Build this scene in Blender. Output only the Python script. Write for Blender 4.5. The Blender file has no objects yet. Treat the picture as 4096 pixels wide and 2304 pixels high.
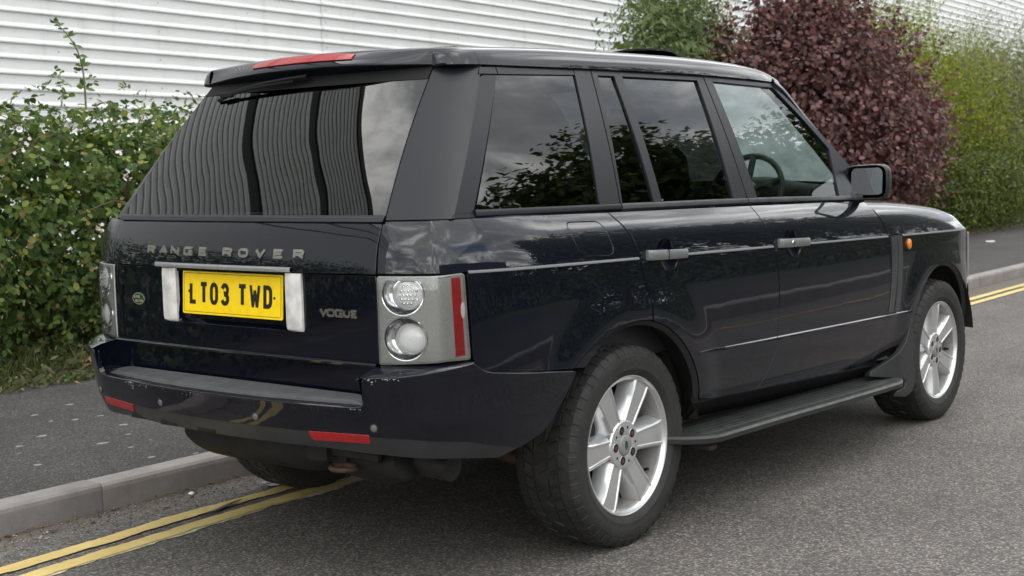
import bpy, math, random
import numpy as np
from mathutils import Vector, Matrix
from mathutils.geometry import delaunay_2d_cdt
random.seed(7)
rng = np.random.default_rng(7)
sc = bpy.context.scene
COL = sc.collection
R = math.radians

# ------------------------------------------------------------------ camera
cam_d = bpy.data.cameras.new('camera')
cam = bpy.data.objects.new('camera', cam_d); COL.objects.link(cam)
yaw, pitch, roll = R(39.38846859), R(5.16802596), R(-1.45820436)
fv = Vector((math.cos(yaw)*math.cos(pitch), math.sin(yaw)*math.cos(pitch), -math.sin(pitch)))
rv = fv.cross(Vector((0, 0, 1))).normalized(); uv = rv.cross(fv)
r2 = rv*math.cos(roll)+uv*math.sin(roll); u2 = -rv*math.sin(roll)+uv*math.cos(roll)
M = Matrix(((r2.x, u2.x, -fv.x, -4.0309), (r2.y, u2.y, -fv.y, -3.7130), (r2.z, u2.z, -fv.z, 1.39637), (0, 0, 0, 1)))
cam.matrix_world = M
cam_d.sensor_width = 36.0; cam_d.lens = 36.0*5444.97/4096
cam_d.clip_start = 0.05; cam_d.clip_end = 600
cam_d.dof.use_dof = True; cam_d.dof.focus_distance = 5.2; cam_d.dof.aperture_fstop = 5.6
sc.camera = cam

# ------------------------------------------------------------------ sky, sun, exposure
SUN_DIR = Vector((-0.42, -0.50, 0.76)).normalized()        # towards the sun
elev = math.asin(SUN_DIR.z); azim = math.atan2(SUN_DIR.x, SUN_DIR.y)
world = bpy.data.worlds.new('World'); sc.world = world; world.use_nodes = True
wn = world.node_tree; wn.nodes.clear()
def WN(t, **k):
    n = wn.nodes.new(t)
    for a, b in k.items(): setattr(n, a, b)
    return n
wout = WN('ShaderNodeOutputWorld'); wbg = WN('ShaderNodeBackground')
sky = WN('ShaderNodeTexSky', sky_type='NISHITA'); sky.sun_disc = False
sky.sun_elevation = elev; sky.sun_rotation = azim
wtc = WN('ShaderNodeTexCoord'); sep = WN('ShaderNodeSeparateXYZ')
wn.links.new(wtc.outputs['Generated'], sep.inputs[0])
def wmath(op, a, b):
    n = WN('ShaderNodeMath', operation=op)
    for i, v in enumerate((a, b)):
        if isinstance(v, (int, float)): n.inputs[i].default_value = v
        else: wn.links.new(v, n.inputs[i])
    return n.outputs[0]
zc = wmath('ADD', wmath('MAXIMUM', sep.outputs['Z'], 0.0), 0.22)
cmb = WN('ShaderNodeCombineXYZ')
wn.links.new(wmath('DIVIDE', sep.outputs['X'], zc), cmb.inputs[0])
wn.links.new(wmath('DIVIDE', sep.outputs['Y'], zc), cmb.inputs[1])
n1 = WN('ShaderNodeTexNoise'); n1.inputs['Scale'].default_value = 1.1; n1.inputs['Detail'].default_value = 7
n1.inputs['Roughness'].default_value = 0.55; n1.inputs['Distortion'].default_value = 0.35
n2 = WN('ShaderNodeTexNoise'); n2.inputs['Scale'].default_value = 1.5; n2.inputs['Detail'].default_value = 8
n2.inputs['Roughness'].default_value = 0.62; n2.inputs['Distortion'].default_value = 0.5
cmap = WN('ShaderNodeMapping'); cmap.inputs['Location'].default_value = (-16.574, -10.5276, 0.0)
wn.links.new(cmb.outputs[0], cmap.inputs[0])
for n in (n1, n2): wn.links.new(cmap.outputs[0], n.inputs['Vector'])
cov = WN('ShaderNodeValToRGB'); cov.color_ramp.elements[0].position = 0.33; cov.color_ramp.elements[1].position = 0.47
wn.links.new(n1.outputs[0], cov.inputs[0])
bri = WN('ShaderNodeValToRGB'); cr = bri.color_ramp
cr.elements[0].position = 0.36; cr.elements[0].color = (5.2, 5.35, 5.7, 1)
cr.elements[1].position = 0.62; cr.elements[1].color = (24.0, 23.8, 23.4, 1)
e = cr.elements.new(0.51); e.color = (8.0, 8.1, 8.3, 1)
wn.links.new(n2.outputs[0], bri.inputs[0])
mixw = WN('ShaderNodeMixRGB'); wn.links.new(cov.outputs[0], mixw.inputs[0])
wn.links.new(sky.outputs[0], mixw.inputs[1]); wn.links.new(bri.outputs[0], mixw.inputs[2])
wn.links.new(mixw.outputs[0], wbg.inputs[0]); wbg.inputs[1].default_value = 0.135
wn.links.new(wbg.outputs[0], wout.inputs[0])
sun_d = bpy.data.lights.new('sun', 'SUN'); sun = bpy.data.objects.new('sun', sun_d); COL.objects.link(sun)
sun_d.energy = 1.0; sun_d.angle = R(112); sun_d.color = (1.0, 0.965, 0.91)
sun.rotation_euler = SUN_DIR.to_track_quat('Z', 'Y').to_euler()
sc.view_settings.view_transform = 'Standard'; sc.view_settings.look = 'None'
sc.view_settings.gamma = 1.0; sc.view_settings.use_curve_mapping = False
sc.view_settings.exposure = 0.54
sc.render.film_transparent = False
sc.cycles.max_bounces = 10; sc.cycles.transparent_max_bounces = 16; sc.cycles.glossy_bounces = 6

# ------------------------------------------------------------------ materials
def mat(name):
    m = bpy.data.materials.new(name); m.use_nodes = True
    nt = m.node_tree; b = nt.nodes['Principled BSDF']
    return m, nt, b
def ln(nt, a, b): nt.links.new(a, b)
def node(nt, t, **k):
    n = nt.nodes.new(t)
    for a, v in k.items(): setattr(n, a, v)
    return n
def setp(b, **k):
    al = dict(base='Base Color', metal='Metallic', rough='Roughness', ior='IOR', coat='Coat Weight', crough='Coat Roughness', spec='Specular IOR Level', trans='Transmission Weight', sheen='Sheen Weight')
    for a, v in k.items():
        if a == 'base': v = (*v, 1) if len(v) == 3 else v
        b.inputs[al[a]].default_value = v
def ramp(nt, fac, stops):
    r = node(nt, 'ShaderNodeValToRGB'); c = r.color_ramp
    while len(c.elements) < len(stops): c.elements.new(0.5)
    for el, (p, col) in zip(c.elements, stops): el.position = p; el.color = (*col, 1)
    ln(nt, fac, r.inputs[0]); return r.outputs[0]
def noise(nt, scale, detail=4, rough=0.55, vec=None, dist=0.0, out=0):
    n = node(nt, 'ShaderNodeTexNoise'); n.inputs['Scale'].default_value = scale; n.inputs['Detail'].default_value = detail
    n.inputs['Roughness'].default_value = rough; n.inputs['Distortion'].default_value = dist
    if vec is not None: ln(nt, vec, n.inputs['Vector'])
    return n.outputs[out]
def objco(nt): return node(nt, 'ShaderNodeTexCoord').outputs['Object']
def bump(nt, b, h, strength=0.3, dist=0.002):
    n = node(nt, 'ShaderNodeBump'); n.inputs['Strength'].default_value = strength; n.inputs['Distance'].default_value = dist
    ln(nt, h, n.inputs['Height']); ln(nt, n.outputs[0], b.inputs['Normal'])
def simple(name, base, rough=0.5, metal=0.0, var=0.0, vscale=6.0, rvar=0.0, bmp=0.0, bscale=300, **k):
    m, nt, b = mat(name); setp(b, base=base, rough=rough, metal=metal, **k)
    co = objco(nt)
    if var:
        f = noise(nt, vscale, 6, 0.6, co)
        c0 = tuple(max(0, x*(1-var)) for x in base); c1 = tuple(min(1, x*(1+var)) for x in base)
        ln(nt, ramp(nt, f, [(0.3, c0), (0.7, c1)]), b.inputs['Base Color'])
    if rvar:
        f = noise(nt, vscale*2.3, 7, 0.65, co)
        mr = node(nt, 'ShaderNodeMapRange'); mr.inputs[1].default_value = 0.3; mr.inputs[2].default_value = 0.75
        mr.inputs[3].default_value = max(0, rough-rvar); mr.inputs[4].default_value = rough+rvar
        ln(nt, f, mr.inputs[0]); ln(nt, mr.outputs[0], b.inputs['Roughness'])
    if bmp: bump(nt, b, noise(nt, bscale, 3, 0.6, co), bmp, 0.001)
    return m

# dark navy car paint: clear coat over a deep base, road film with a little dust low down
m_paint, nt, b = mat('navy_car_paint')
setp(b, base=(0.0035, 0.0046, 0.0095), rough=0.35, coat=1.0, crough=0.012, spec=0.06)
b.inputs['Coat IOR'].default_value = 1.52
co = objco(nt)
dust = noise(nt, 9, 8, 0.7, co)
sepz = node(nt, 'ShaderNodeSeparateXYZ'); ln(nt, co, sepz.inputs[0])
mr = node(nt, 'ShaderNodeMapRange'); mr.inputs[1].default_value = 0.62; mr.inputs[2].default_value = 0.40; mr.inputs[3].default_value = 0.0; mr.inputs[4].default_value = 0.7
ln(nt, sepz.outputs[2], mr.inputs[0])
mm = node(nt, 'ShaderNodeMath', operation='MULTIPLY'); ln(nt, mr.outputs[0], mm.inputs[0]); ln(nt, dust, mm.inputs[1])
mxc = node(nt, 'ShaderNodeMixRGB'); mxc.inputs[1].default_value = (0.0013, 0.0021, 0.0064, 1); mxc.inputs[2].default_value = (0.020, 0.0185, 0.017, 1)
ln(nt, mm.outputs[0], mxc.inputs[0]); ln(nt, mxc.outputs[0], b.inputs['Base Color'])
mr2 = node(nt, 'ShaderNodeMapRange'); mr2.inputs[3].default_value = 0.010; mr2.inputs[4].default_value = 0.16
ln(nt, mm.outputs[0], mr2.inputs[0]); ln(nt, mr2.outputs[0], b.inputs['Coat Roughness'])
wv = node(nt, 'ShaderNodeBump'); wv.inputs['Strength'].default_value = 0.02; wv.inputs['Distance'].default_value = 0.01
ln(nt, noise(nt, 7, 2, 0.5, co), wv.inputs['Height']); ln(nt, wv.outputs[0], b.inputs['Coat Normal'])

m_blackplastic = simple('black_plastic', (0.012, 0.0125, 0.013), 0.48, var=0.25, vscale=14, rvar=0.08, bmp=0.10, bscale=700)
m_satin = simple('satin_black_trim', (0.0065, 0.0075, 0.011), 0.40, var=0.12, vscale=5, rvar=0.05, coat=0.04, crough=0.32, spec=0.36)
m_greyplastic = simple('weathered_grey_plastic', (0.035, 0.037, 0.040), 0.42, var=0.35, vscale=9, rvar=0.12, bmp=0.15, bscale=400)
m_recess = simple('recess_black', (0.003, 0.003, 0.0035), 0.5, spec=0.2)
m_tread = simple('scuffed_grey_tread', (0.042, 0.045, 0.048), 0.45, var=0.35, vscale=12, rvar=0.12, bmp=0.15, bscale=300)
m_valance = simple('grey_black_valance', (0.026, 0.027, 0.029), 0.40, var=0.2, vscale=9, rvar=0.06)
m_board = simple('running_board_rubber', (0.019, 0.0195, 0.020), 0.45, var=0.3, vscale=10, rvar=0.1, bmp=0.12, bscale=400)
m_border = simple('lens_edge_plastic', (0.26, 0.26, 0.24), 0.18, var=0.3, vscale=40, coat=1.0, crough=0.03)
m_strip = simple('waist_highlight_grey', (0.13, 0.132, 0.135), 0.6, metal=0.2)  # light caught by the waist ledge is put into this grey
m_vent = simple('grey_vent_plastic', (0.036, 0.037, 0.038), 0.42, var=0.2, vscale=9)
m_redlamp = simple('red_lamp_strip', (0.38, 0.008, 0.013), 0.3, var=0.15, vscale=60)
m_gap = simple('black_void', (0.002, 0.002, 0.002), 0.9)
m_rubber = simple('tyre_rubber', (0.017, 0.0165, 0.016), 0.72, var=0.4, vscale=11, rvar=0.1, bmp=0.22, bscale=180)
m_dirtyblack = simple('dirty_underbody', (0.016, 0.014, 0.012), 0.78, var=0.5, vscale=7, bmp=0.3, bscale=90)
m_rust = simple('rusty_steel', (0.060, 0.034, 0.020), 0.8, var=0.5, vscale=18, bmp=0.3, bscale=120)
m_exhaust = simple('sooty_exhaust_steel', (0.0150, 0.0148, 0.0145), 0.6, metal=0.3, var=0.5, vscale=6, rvar=0.12)
m_alloy = simple('silver_alloy_paint', (0.58, 0.585, 0.59), 0.30, metal=0.68, var=0.05, vscale=5, coat=0.3, crough=0.15)
m_alloydark = simple('shaded_alloy', (0.24, 0.235, 0.228), 0.5, metal=0.4, var=0.4, vscale=7)  # darker copy of the alloy, puts the shade behind the spokes into colour
m_chrome = simple('chrome', (0.78, 0.79, 0.80), 0.07, metal=1.0)
m_handle = simple('satin_grey_handle', (0.175, 0.178, 0.18), 0.42, metal=0.4, var=0.1, vscale=20)
m_satinmetal = simple('satin_silver_paint', (0.25, 0.252, 0.255), 0.56, metal=0.35, var=0.12, vscale=25, rvar=0.05)
m_darkchrome = simple('dulled_chrome_letters', (0.36, 0.345, 0.315), 0.34, metal=1.0, var=0.15, vscale=40)
m_red = simple('red_reflector_plastic', (0.30, 0.006, 0.010), 0.22, var=0.15, vscale=60, coat=0.6, crough=0.05)
m_amber = simple('amber_lens', (0.75, 0.20, 0.01), 0.2, coat=0.6, crough=0.05)
m_clear = simple('milky_clear_lens', (0.70, 0.69, 0.66), 0.16, var=0.10, vscale=120, coat=0.8, crough=0.04)
m_lensled = simple('led_lens_white', (0.85, 0.85, 0.86), 0.12, coat=1.0, crough=0.03)
m_plate_black = simple('plate_black', (0.008, 0.008, 0.008), 0.45)
m_cream = simple('cream_leather', (0.20, 0.18, 0.15), 0.55, var=0.15)
m_darkinterior = simple('dark_interior', (0.012, 0.012, 0.013), 0.6, var=0.2)
m_green_badge = simple('green_enamel', (0.010, 0.050, 0.030), 0.25, coat=0.7)
m_gold = simple('pale_gold', (0.55, 0.47, 0.26), 0.35, metal=0.7)
m_mirror = simple('mirror_glass', (0.80, 0.83, 0.84), 0.015, metal=1.0)
m_chip = simple('bare_scuff', (0.30, 0.30, 0.29), 0.7)

m_revlens, nt, b = mat('ribbed_clear_lens'); setp(b, base=(0.66, 0.65, 0.62), rough=0.16, coat=1.0, crough=0.04); co = objco(nt)
wv_ = node(nt, 'ShaderNodeTexWave', bands_direction='Z'); wv_.inputs['Scale'].default_value = 28; wv_.inputs['Distortion'].default_value = 0.4; ln(nt, co, wv_.inputs['Vector'])
ln(nt, ramp(nt, noise(nt, 22, 3, 0.5, co), [(0.3, (0.46, 0.455, 0.43)), (0.6, (0.70, 0.69, 0.66)), (0.8, (0.82, 0.82, 0.81))]), b.inputs['Base Color']); bump(nt, b, wv_.outputs['Fac'], 0.14, 0.001)
# plate yellow
m_plate, nt, b = mat('yellow_plate'); setp(b, base=(0.86, 0.56, 0.004), rough=0.35, coat=0.5, crough=0.12)
co = objco(nt)
ln(nt, ramp(nt, noise(nt, 30, 6, 0.7, co), [(0.25, (0.82, 0.55, 0.004)), (0.5, (0.93, 0.645, 0.004)), (0.8, (0.95, 0.69, 0.015))]), b.inputs['Base Color'])
# tail lamp inner grey with fine honeycomb
m_lampgrey, nt, b = mat('lamp_grey_honeycomb'); setp(b, base=(0.40, 0.40, 0.36), rough=0.45, metal=0.1)
co = objco(nt); v = node(nt, 'ShaderNodeTexVoronoi'); v.inputs['Scale'].default_value = 330; ln(nt, co, v.inputs['Vector'])
ln(nt, ramp(nt, v.outputs['Distance'], [(0.2, (0.40, 0.405, 0.388)), (0.75, (0.31, 0.314, 0.300))]), b.inputs['Base Color'])
bump(nt, b, v.outputs['Distance'], 0.05, 0.0003)

def glass_mat(name, tint, rough=0.0, mist=0.0, wob=0.0):
    m, nt, b = mat(name); nt.nodes.remove(b); out = nt.nodes['Material Output']
    tr = node(nt, 'ShaderNodeBsdfTransparent'); tr.inputs[0].default_value = (*tint, 1)
    gl = node(nt, 'ShaderNodeBsdfGlossy'); gl.inputs['Roughness'].default_value = rough; gl.inputs[0].default_value = (1, 1, 1, 1)
    fr = node(nt, 'ShaderNodeFresnel'); fr.inputs[0].default_value = 1.56
    mx = node(nt, 'ShaderNodeMixShader')
    co = objco(nt)
    if wob:
        bp = node(nt, 'ShaderNodeBump'); bp.inputs['Strength'].default_value = wob; bp.inputs['Distance'].default_value = 0.02
        ln(nt, noise(nt, 3.2, 1, 0.4, co), bp.inputs['Height'])
        ln(nt, bp.outputs[0], gl.inputs['Normal']); ln(nt, bp.outputs[0], fr.inputs['Normal'])
    base = tr.outputs[0]
    if mist:
        df = node(nt, 'ShaderNodeBsdfTranslucent'); df.inputs[0].default_value = (0.55, 0.62, 0.62, 1)
        d2 = node(nt, 'ShaderNodeBsdfDiffuse'); d2.inputs[0].default_value = (0.45, 0.52, 0.52, 1)
        ad = node(nt, 'ShaderNodeMixShader'); ad.inputs[0].default_value = 0.35; ln(nt, df.outputs[0], ad.inputs[1]); ln(nt, d2.outputs[0], ad.inputs[2])
        m2 = node(nt, 'ShaderNodeMixShader')
        f = noise(nt, 9, 4, 0.55, co)
        mr = node(nt, 'ShaderNodeMapRange'); mr.inputs[1].default_value = 0.3; mr.inputs[2].default_value = 0.7; mr.inputs[3].default_value = mist*0.7; mr.inputs[4].default_value = min(1, mist*1.15)
        ln(nt, f, mr.inputs[0]); ln(nt, mr.outputs[0], m2.inputs[0]); ln(nt, tr.outputs[0], m2.inputs[1]); ln(nt, ad.outputs[0], m2.inputs[2]); base = m2.outputs[0]
    ln(nt, fr.outputs[0], mx.inputs[0]); ln(nt, base, mx.inputs[1]); ln(nt, gl.outputs[0], mx.inputs[2]); ln(nt, mx.outputs[0], out.inputs[0])
    return m
m_privacy = glass_mat('privacy_glass', (0.05, 0.052, 0.055), wob=0.02)
m_rearglass = glass_mat('rear_screen_glass', (0.03, 0.03, 0.033), wob=0.05)
m_clearglass = glass_mat('green_tinted_glass', (0.62, 0.72, 0.69))
m_mistglass = glass_mat('misted_windscreen_glass', (0.6, 0.7, 0.68), mist=0.55)

# ------------------------------------------------------------------ object helpers
def link(o, parent=None):
    COL.objects.link(o)
    if parent is not None: o.parent = parent
    return o
def obj(name, V, F, m, parent=None, smooth=True, normals=None, ang=38):
    me = bpy.data.meshes.new(name)
    me.from_pydata([tuple(map(float, v)) for v in V], [], [tuple(int(i) for i in f) for f in F])
    if m is not None: me.materials.append(m)
    if smooth:
        me.polygons.foreach_set('use_smooth', [True]*len(me.polygons))
        if normals is None and ang: me.set_sharp_from_angle(angle=R(ang))
    if normals is not None: me.normals_split_custom_set_from_vertices([tuple(map(float, n)) for n in normals])
    me.update()
    return link(bpy.data.objects.new(name, me), parent)
def fastmesh(name, V, quads=None, tris=None, m=None, parent=None, smooth=False):
    """numpy arrays to a mesh, for foliage and gravel"""
    me = bpy.data.meshes.new(name); V = np.asarray(V, dtype=np.float32)
    me.vertices.add(len(V)); me.vertices.foreach_set('co', V.ravel())
    idx = []; st = []; tot = []; n = 0
    for arr, k in ((quads, 4), (tris, 3)):
        if arr is None or len(arr) == 0: continue
        arr = np.asarray(arr, dtype=np.int32); idx.append(arr.ravel())
        st.append(n+np.arange(len(arr), dtype=np.int32)*k); n += arr.size
    me.loops.add(n); me.loops.foreach_set('vertex_index', np.concatenate(idx))
    st = np.concatenate(st); me.polygons.add(len(st)); me.polygons.foreach_set('loop_start', st)
    if smooth: me.polygons.foreach_set('use_smooth', np.ones(len(st), dtype=bool))
    if m is not None: me.materials.append(m)
    me.update(calc_edges=True); me.validate()
    return link(bpy.data.objects.new(name, me), parent)
def empty(name, loc=(0, 0, 0), parent=None):
    o = bpy.data.objects.new(name, None); o.location = loc; o.empty_display_size = 0.2
    return link(o, parent)
def tag(o, label=None, cat=None, group=None, kind=None):
    if label: o['label'] = label
    if cat: o['category'] = cat
    if group: o['group'] = group
    if kind: o['kind'] = kind
    return o
class MB:
    def __init__(s): s.V = []; s.F = []
    def add(s, V, F):
        n = len(s.V); s.V += [tuple(v) for v in V]; s.F += [tuple(i+n for i in f) for f in F]; return s
    def box(s, c, d, bev=0.0, rot=None):
        x, y, z = d[0]/2, d[1]/2, d[2]/2
        if bev <= 0:
            V = [(a*x, b_*y, c_*z) for a in (-1, 1) for b_ in (-1, 1) for c_ in (-1, 1)]
            F = [(0, 1, 3, 2), (4, 6, 7, 5), (0, 4, 5, 1), (2, 3, 7, 6), (0, 2, 6, 4), (1, 5, 7, 3)]
        else:
            bev = min(bev, x*.9, y*.9, z*.9)
            V = []; 
            def ring(zz, ins): return [((x-ins)*sx if k else (x-ins-bev)*sx, (y-ins-bev)*sy if k else (y-ins)*sy, zz) for sx, sy, k in ((1, 1, 0), (1, 1, 1), (1, -1, 1), (1, -1, 0), (-1, -1, 0), (-1, -1, 1), (-1, 1, 1), (-1, 1, 0))]
            for zz, ins in ((-z, bev), (-z+bev, 0), (z-bev, 0), (z, bev)):
                ii = ins
                V += [((x-ii if k else x-bev-ii*0.5)*sx, (y-bev-ii*0.5 if k else y-ii)*sy, zz) for sx, sy, k in ((1, 1, 0), (1, 1, 1), (1, -1, 1), (1, -1, 0), (-1, -1, 0), (-1, -1, 1), (-1, 1, 1), (-1, 1, 0))]
            F = []
            for r in range(3):
                for i in range(8):
                    j = (i+1) % 8; F.append((r*8+j, r*8+i, (r+1)*8+i, (r+1)*8+j))
            F.append(tuple(range(8))); F.append(tuple(range(31, 23, -1)))
        V = [Vector(v) for v in V]
        if rot is not None: V = [rot @ v for v in V]
        return s.add([v+Vector(c) for v in V], F)
    def tube(s, path, r, n=10, cap=True):
        P = [Vector(p) for p in path]; rr = r if isinstance(r, (list, tuple)) else [r]*len(P)
        V = []; F = []; up = None
        for i, p in enumerate(P):
            t = (P[min(i+1, len(P)-1)]-P[max(i-1, 0)]).normalized()
            if up is None:
                up = Vector((0, 0, 1)) if abs(t.z) < .9 else Vector((1, 0, 0))
            a = t.cross(up).normalized(); b_ = a.cross(t).normalized(); up = b_
            for k in range(n):
                th = 2*math.pi*k/n; V.append(p+a*math.cos(th)*rr[i]+b_*math.sin(th)*rr[i])
        for i in range(len(P)-1):
            for k in range(n):
                k2 = (k+1) % n; F.append((i*n+k, i*n+k2, (i+1)*n+k2, (i+1)*n+k))
        if cap: F.append(tuple(range(n-1, -1, -1))); F.append(tuple(range((len(P)-1)*n, len(P)*n)))
        return s.add(V, F)
    def lathe(s, prof, n=48, axis='y', c=(0, 0, 0), a0=0.0, a1=2*math.pi):
        """prof: (radius, along-axis) pairs"""
        full = abs(a1-a0-2*math.pi) < 1e-6; cnt = n if full else n+1
        V = []
        for k in range(cnt):
            th = a0+(a1-a0)*k/n; cs, sn = math.cos(th), math.sin(th)
            for r_, h in prof:
                if axis == 'y': V.append((c[0]+r_*cs, c[1]+h, c[2]+r_*sn))
                elif axis == 'x': V.append((c[0]+h, c[1]+r_*cs, c[2]+r_*sn))
                else: V.append((c[0]+r_*cs, c[1]+r_*sn, c[2]+h))
        m_ = len(prof); F = []
        for k in range(n):
            k2 = (k+1) % cnt
            for i in range(m_-1): F.append((k*m_+i, k*m_+i+1, k2*m_+i+1, k2*m_+i))
        return s.add(V, F)
    def grid(s, G):
        n, m_ = len(G), len(G[0]); V = [p for row in G for p in row]
        F = [(i*m_+j, i*m_+j+1, (i+1)*m_+j+1, (i+1)*m_+j) for i in range(n-1) for j in range(m_-1)]
        return s.add(V, F)
    def build(s, name, m, parent=None, smooth=True, ang=38): return obj(name, s.V, s.F, m, parent, smooth, ang=ang)
def flipy(V): return [(v[0], -v[1], v[2]) for v in V]
def catmull(P, n=8, closed=False):
    P = [np.array(p, float) for p in P]; out = []; N = len(P)
    rngk = range(N if closed else N-1)
    for i in rngk:
        if closed: p0, p1, p2, p3 = P[(i-1) % N], P[i], P[(i+1) % N], P[(i+2) % N]
        else:
            p1, p2 = P[i], P[i+1]; p0 = P[i-1] if i > 0 else 2*p1-p2; p3 = P[i+2] if i+2 < N else 2*p2-p1
        d0, d1, d2 = [max(np.linalg.norm(b_-a)**0.5, 1e-6) for a, b_ in ((p0, p1), (p1, p2), (p2, p3))]
        for k in range(n):
            t = k/n
            m1 = (p1-p0)/d0-(p2-p0)/(d0+d1)+(p2-p1)/d1; m2 = (p2-p1)/d1-(p3-p1)/(d1+d2)+(p3-p2)/d2
            m1 = m1*d1; m2 = m2*d1
            out.append((2*t**3-3*t**2+1)*p1+(t**3-2*t**2+t)*m1+(-2*t**3+3*t**2)*p2+(t**3-t**2)*m2)
    if not closed: out.append(P[-1])
    return [tuple(o) for o in out]
def roundpoly(P, r, n=5):
    """round the corners of a closed polygon; r one radius or one per corner"""
    out = []; N = len(P)
    for i in range(N):
        p = np.array(P[i], float); a = np.array(P[i-1], float)-p; b_ = np.array(P[(i+1) % N], float)-p
        rr = r[i] if isinstance(r, (list, tuple)) else r
        la, lb = np.linalg.norm(a), np.linalg.norm(b_); d = min(rr, la*.45, lb*.45)
        if d < 1e-5: out.append(tuple(p)); continue
        A = p+a/la*d; B = p+b_/lb*d
        for k in range(n+1):
            t = k/n; out.append(tuple((1-t)**2*A+2*t*(1-t)*p+t*t*B))
    return out
def area2(P):
    P = np.asarray(P); x, y = P[:, 0], P[:, 1]; return 0.5*np.sum(x*np.roll(y, -1)-np.roll(x, -1)*y)
def inpoly(P, pts):
    P = np.asarray(P); x, y = pts[:, 0], pts[:, 1]; ins = np.zeros(len(pts), bool); j = len(P)-1
    for i in range(len(P)):
        xi, yi = P[i]; xj, yj = P[j]
        c = ((yi > y) != (yj > y)) & (x < (xj-xi)*(y-yi)/((yj-yi) if abs(yj-yi) > 1e-12 else 1e-12)+xi); ins ^= c; j = i
    return ins
def densify(P, step):
    out = []; N = len(P)
    for i in range(N):
        a = np.array(P[i], float); b_ = np.array(P[(i+1) % N], float); L = np.linalg.norm(b_-a)
        if L < 1e-6: continue
        k = max(1, int(math.ceil(L/step)))
        for j in range(k): out.append(a+(b_-a)*j/k)
    return np.array(out)
def offset_poly(P, d):
    """inset (d>0) of a counter-clockwise polygon by moving vertices along their bisectors"""
    P = np.asarray(P); e = np.roll(P, -1, 0)-P; L = np.linalg.norm(e, axis=1, keepdims=True); L[L < 1e-9] = 1e-9; e = e/L
    nrm = np.stack([-e[:, 1], e[:, 0]], 1); nv = nrm+np.roll(nrm, 1, 0)
    l2 = np.sum(nv*nv, 1, keepdims=True)/2; l2[l2 < 0.3] = 0.3
    return P+nv/l2*d
def distpoly(P, pts):
    d = np.full(len(pts), 1e9)
    for i in range(len(P)):
        a = P[i]; e = P[(i+1) % len(P)]-a; l2 = max(e@e, 1e-12)
        t = np.clip(((pts-a)@e)/l2, 0, 1); q = pts-(a+t[:, None]*e); d = np.minimum(d, np.einsum('ij,ij->i', q, q))
    return np.sqrt(d)
def surf_normals(fn, uvp):
    h = 1e-3; u, v = uvp[:, 0], uvp[:, 1]
    du = fn(u+h, v)-fn(u-h, v); dv = fn(u, v+h)-fn(u, v-h)
    n = np.cross(du, dv); return n/np.maximum(np.linalg.norm(n, axis=1, keepdims=True), 1e-12)
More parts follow.
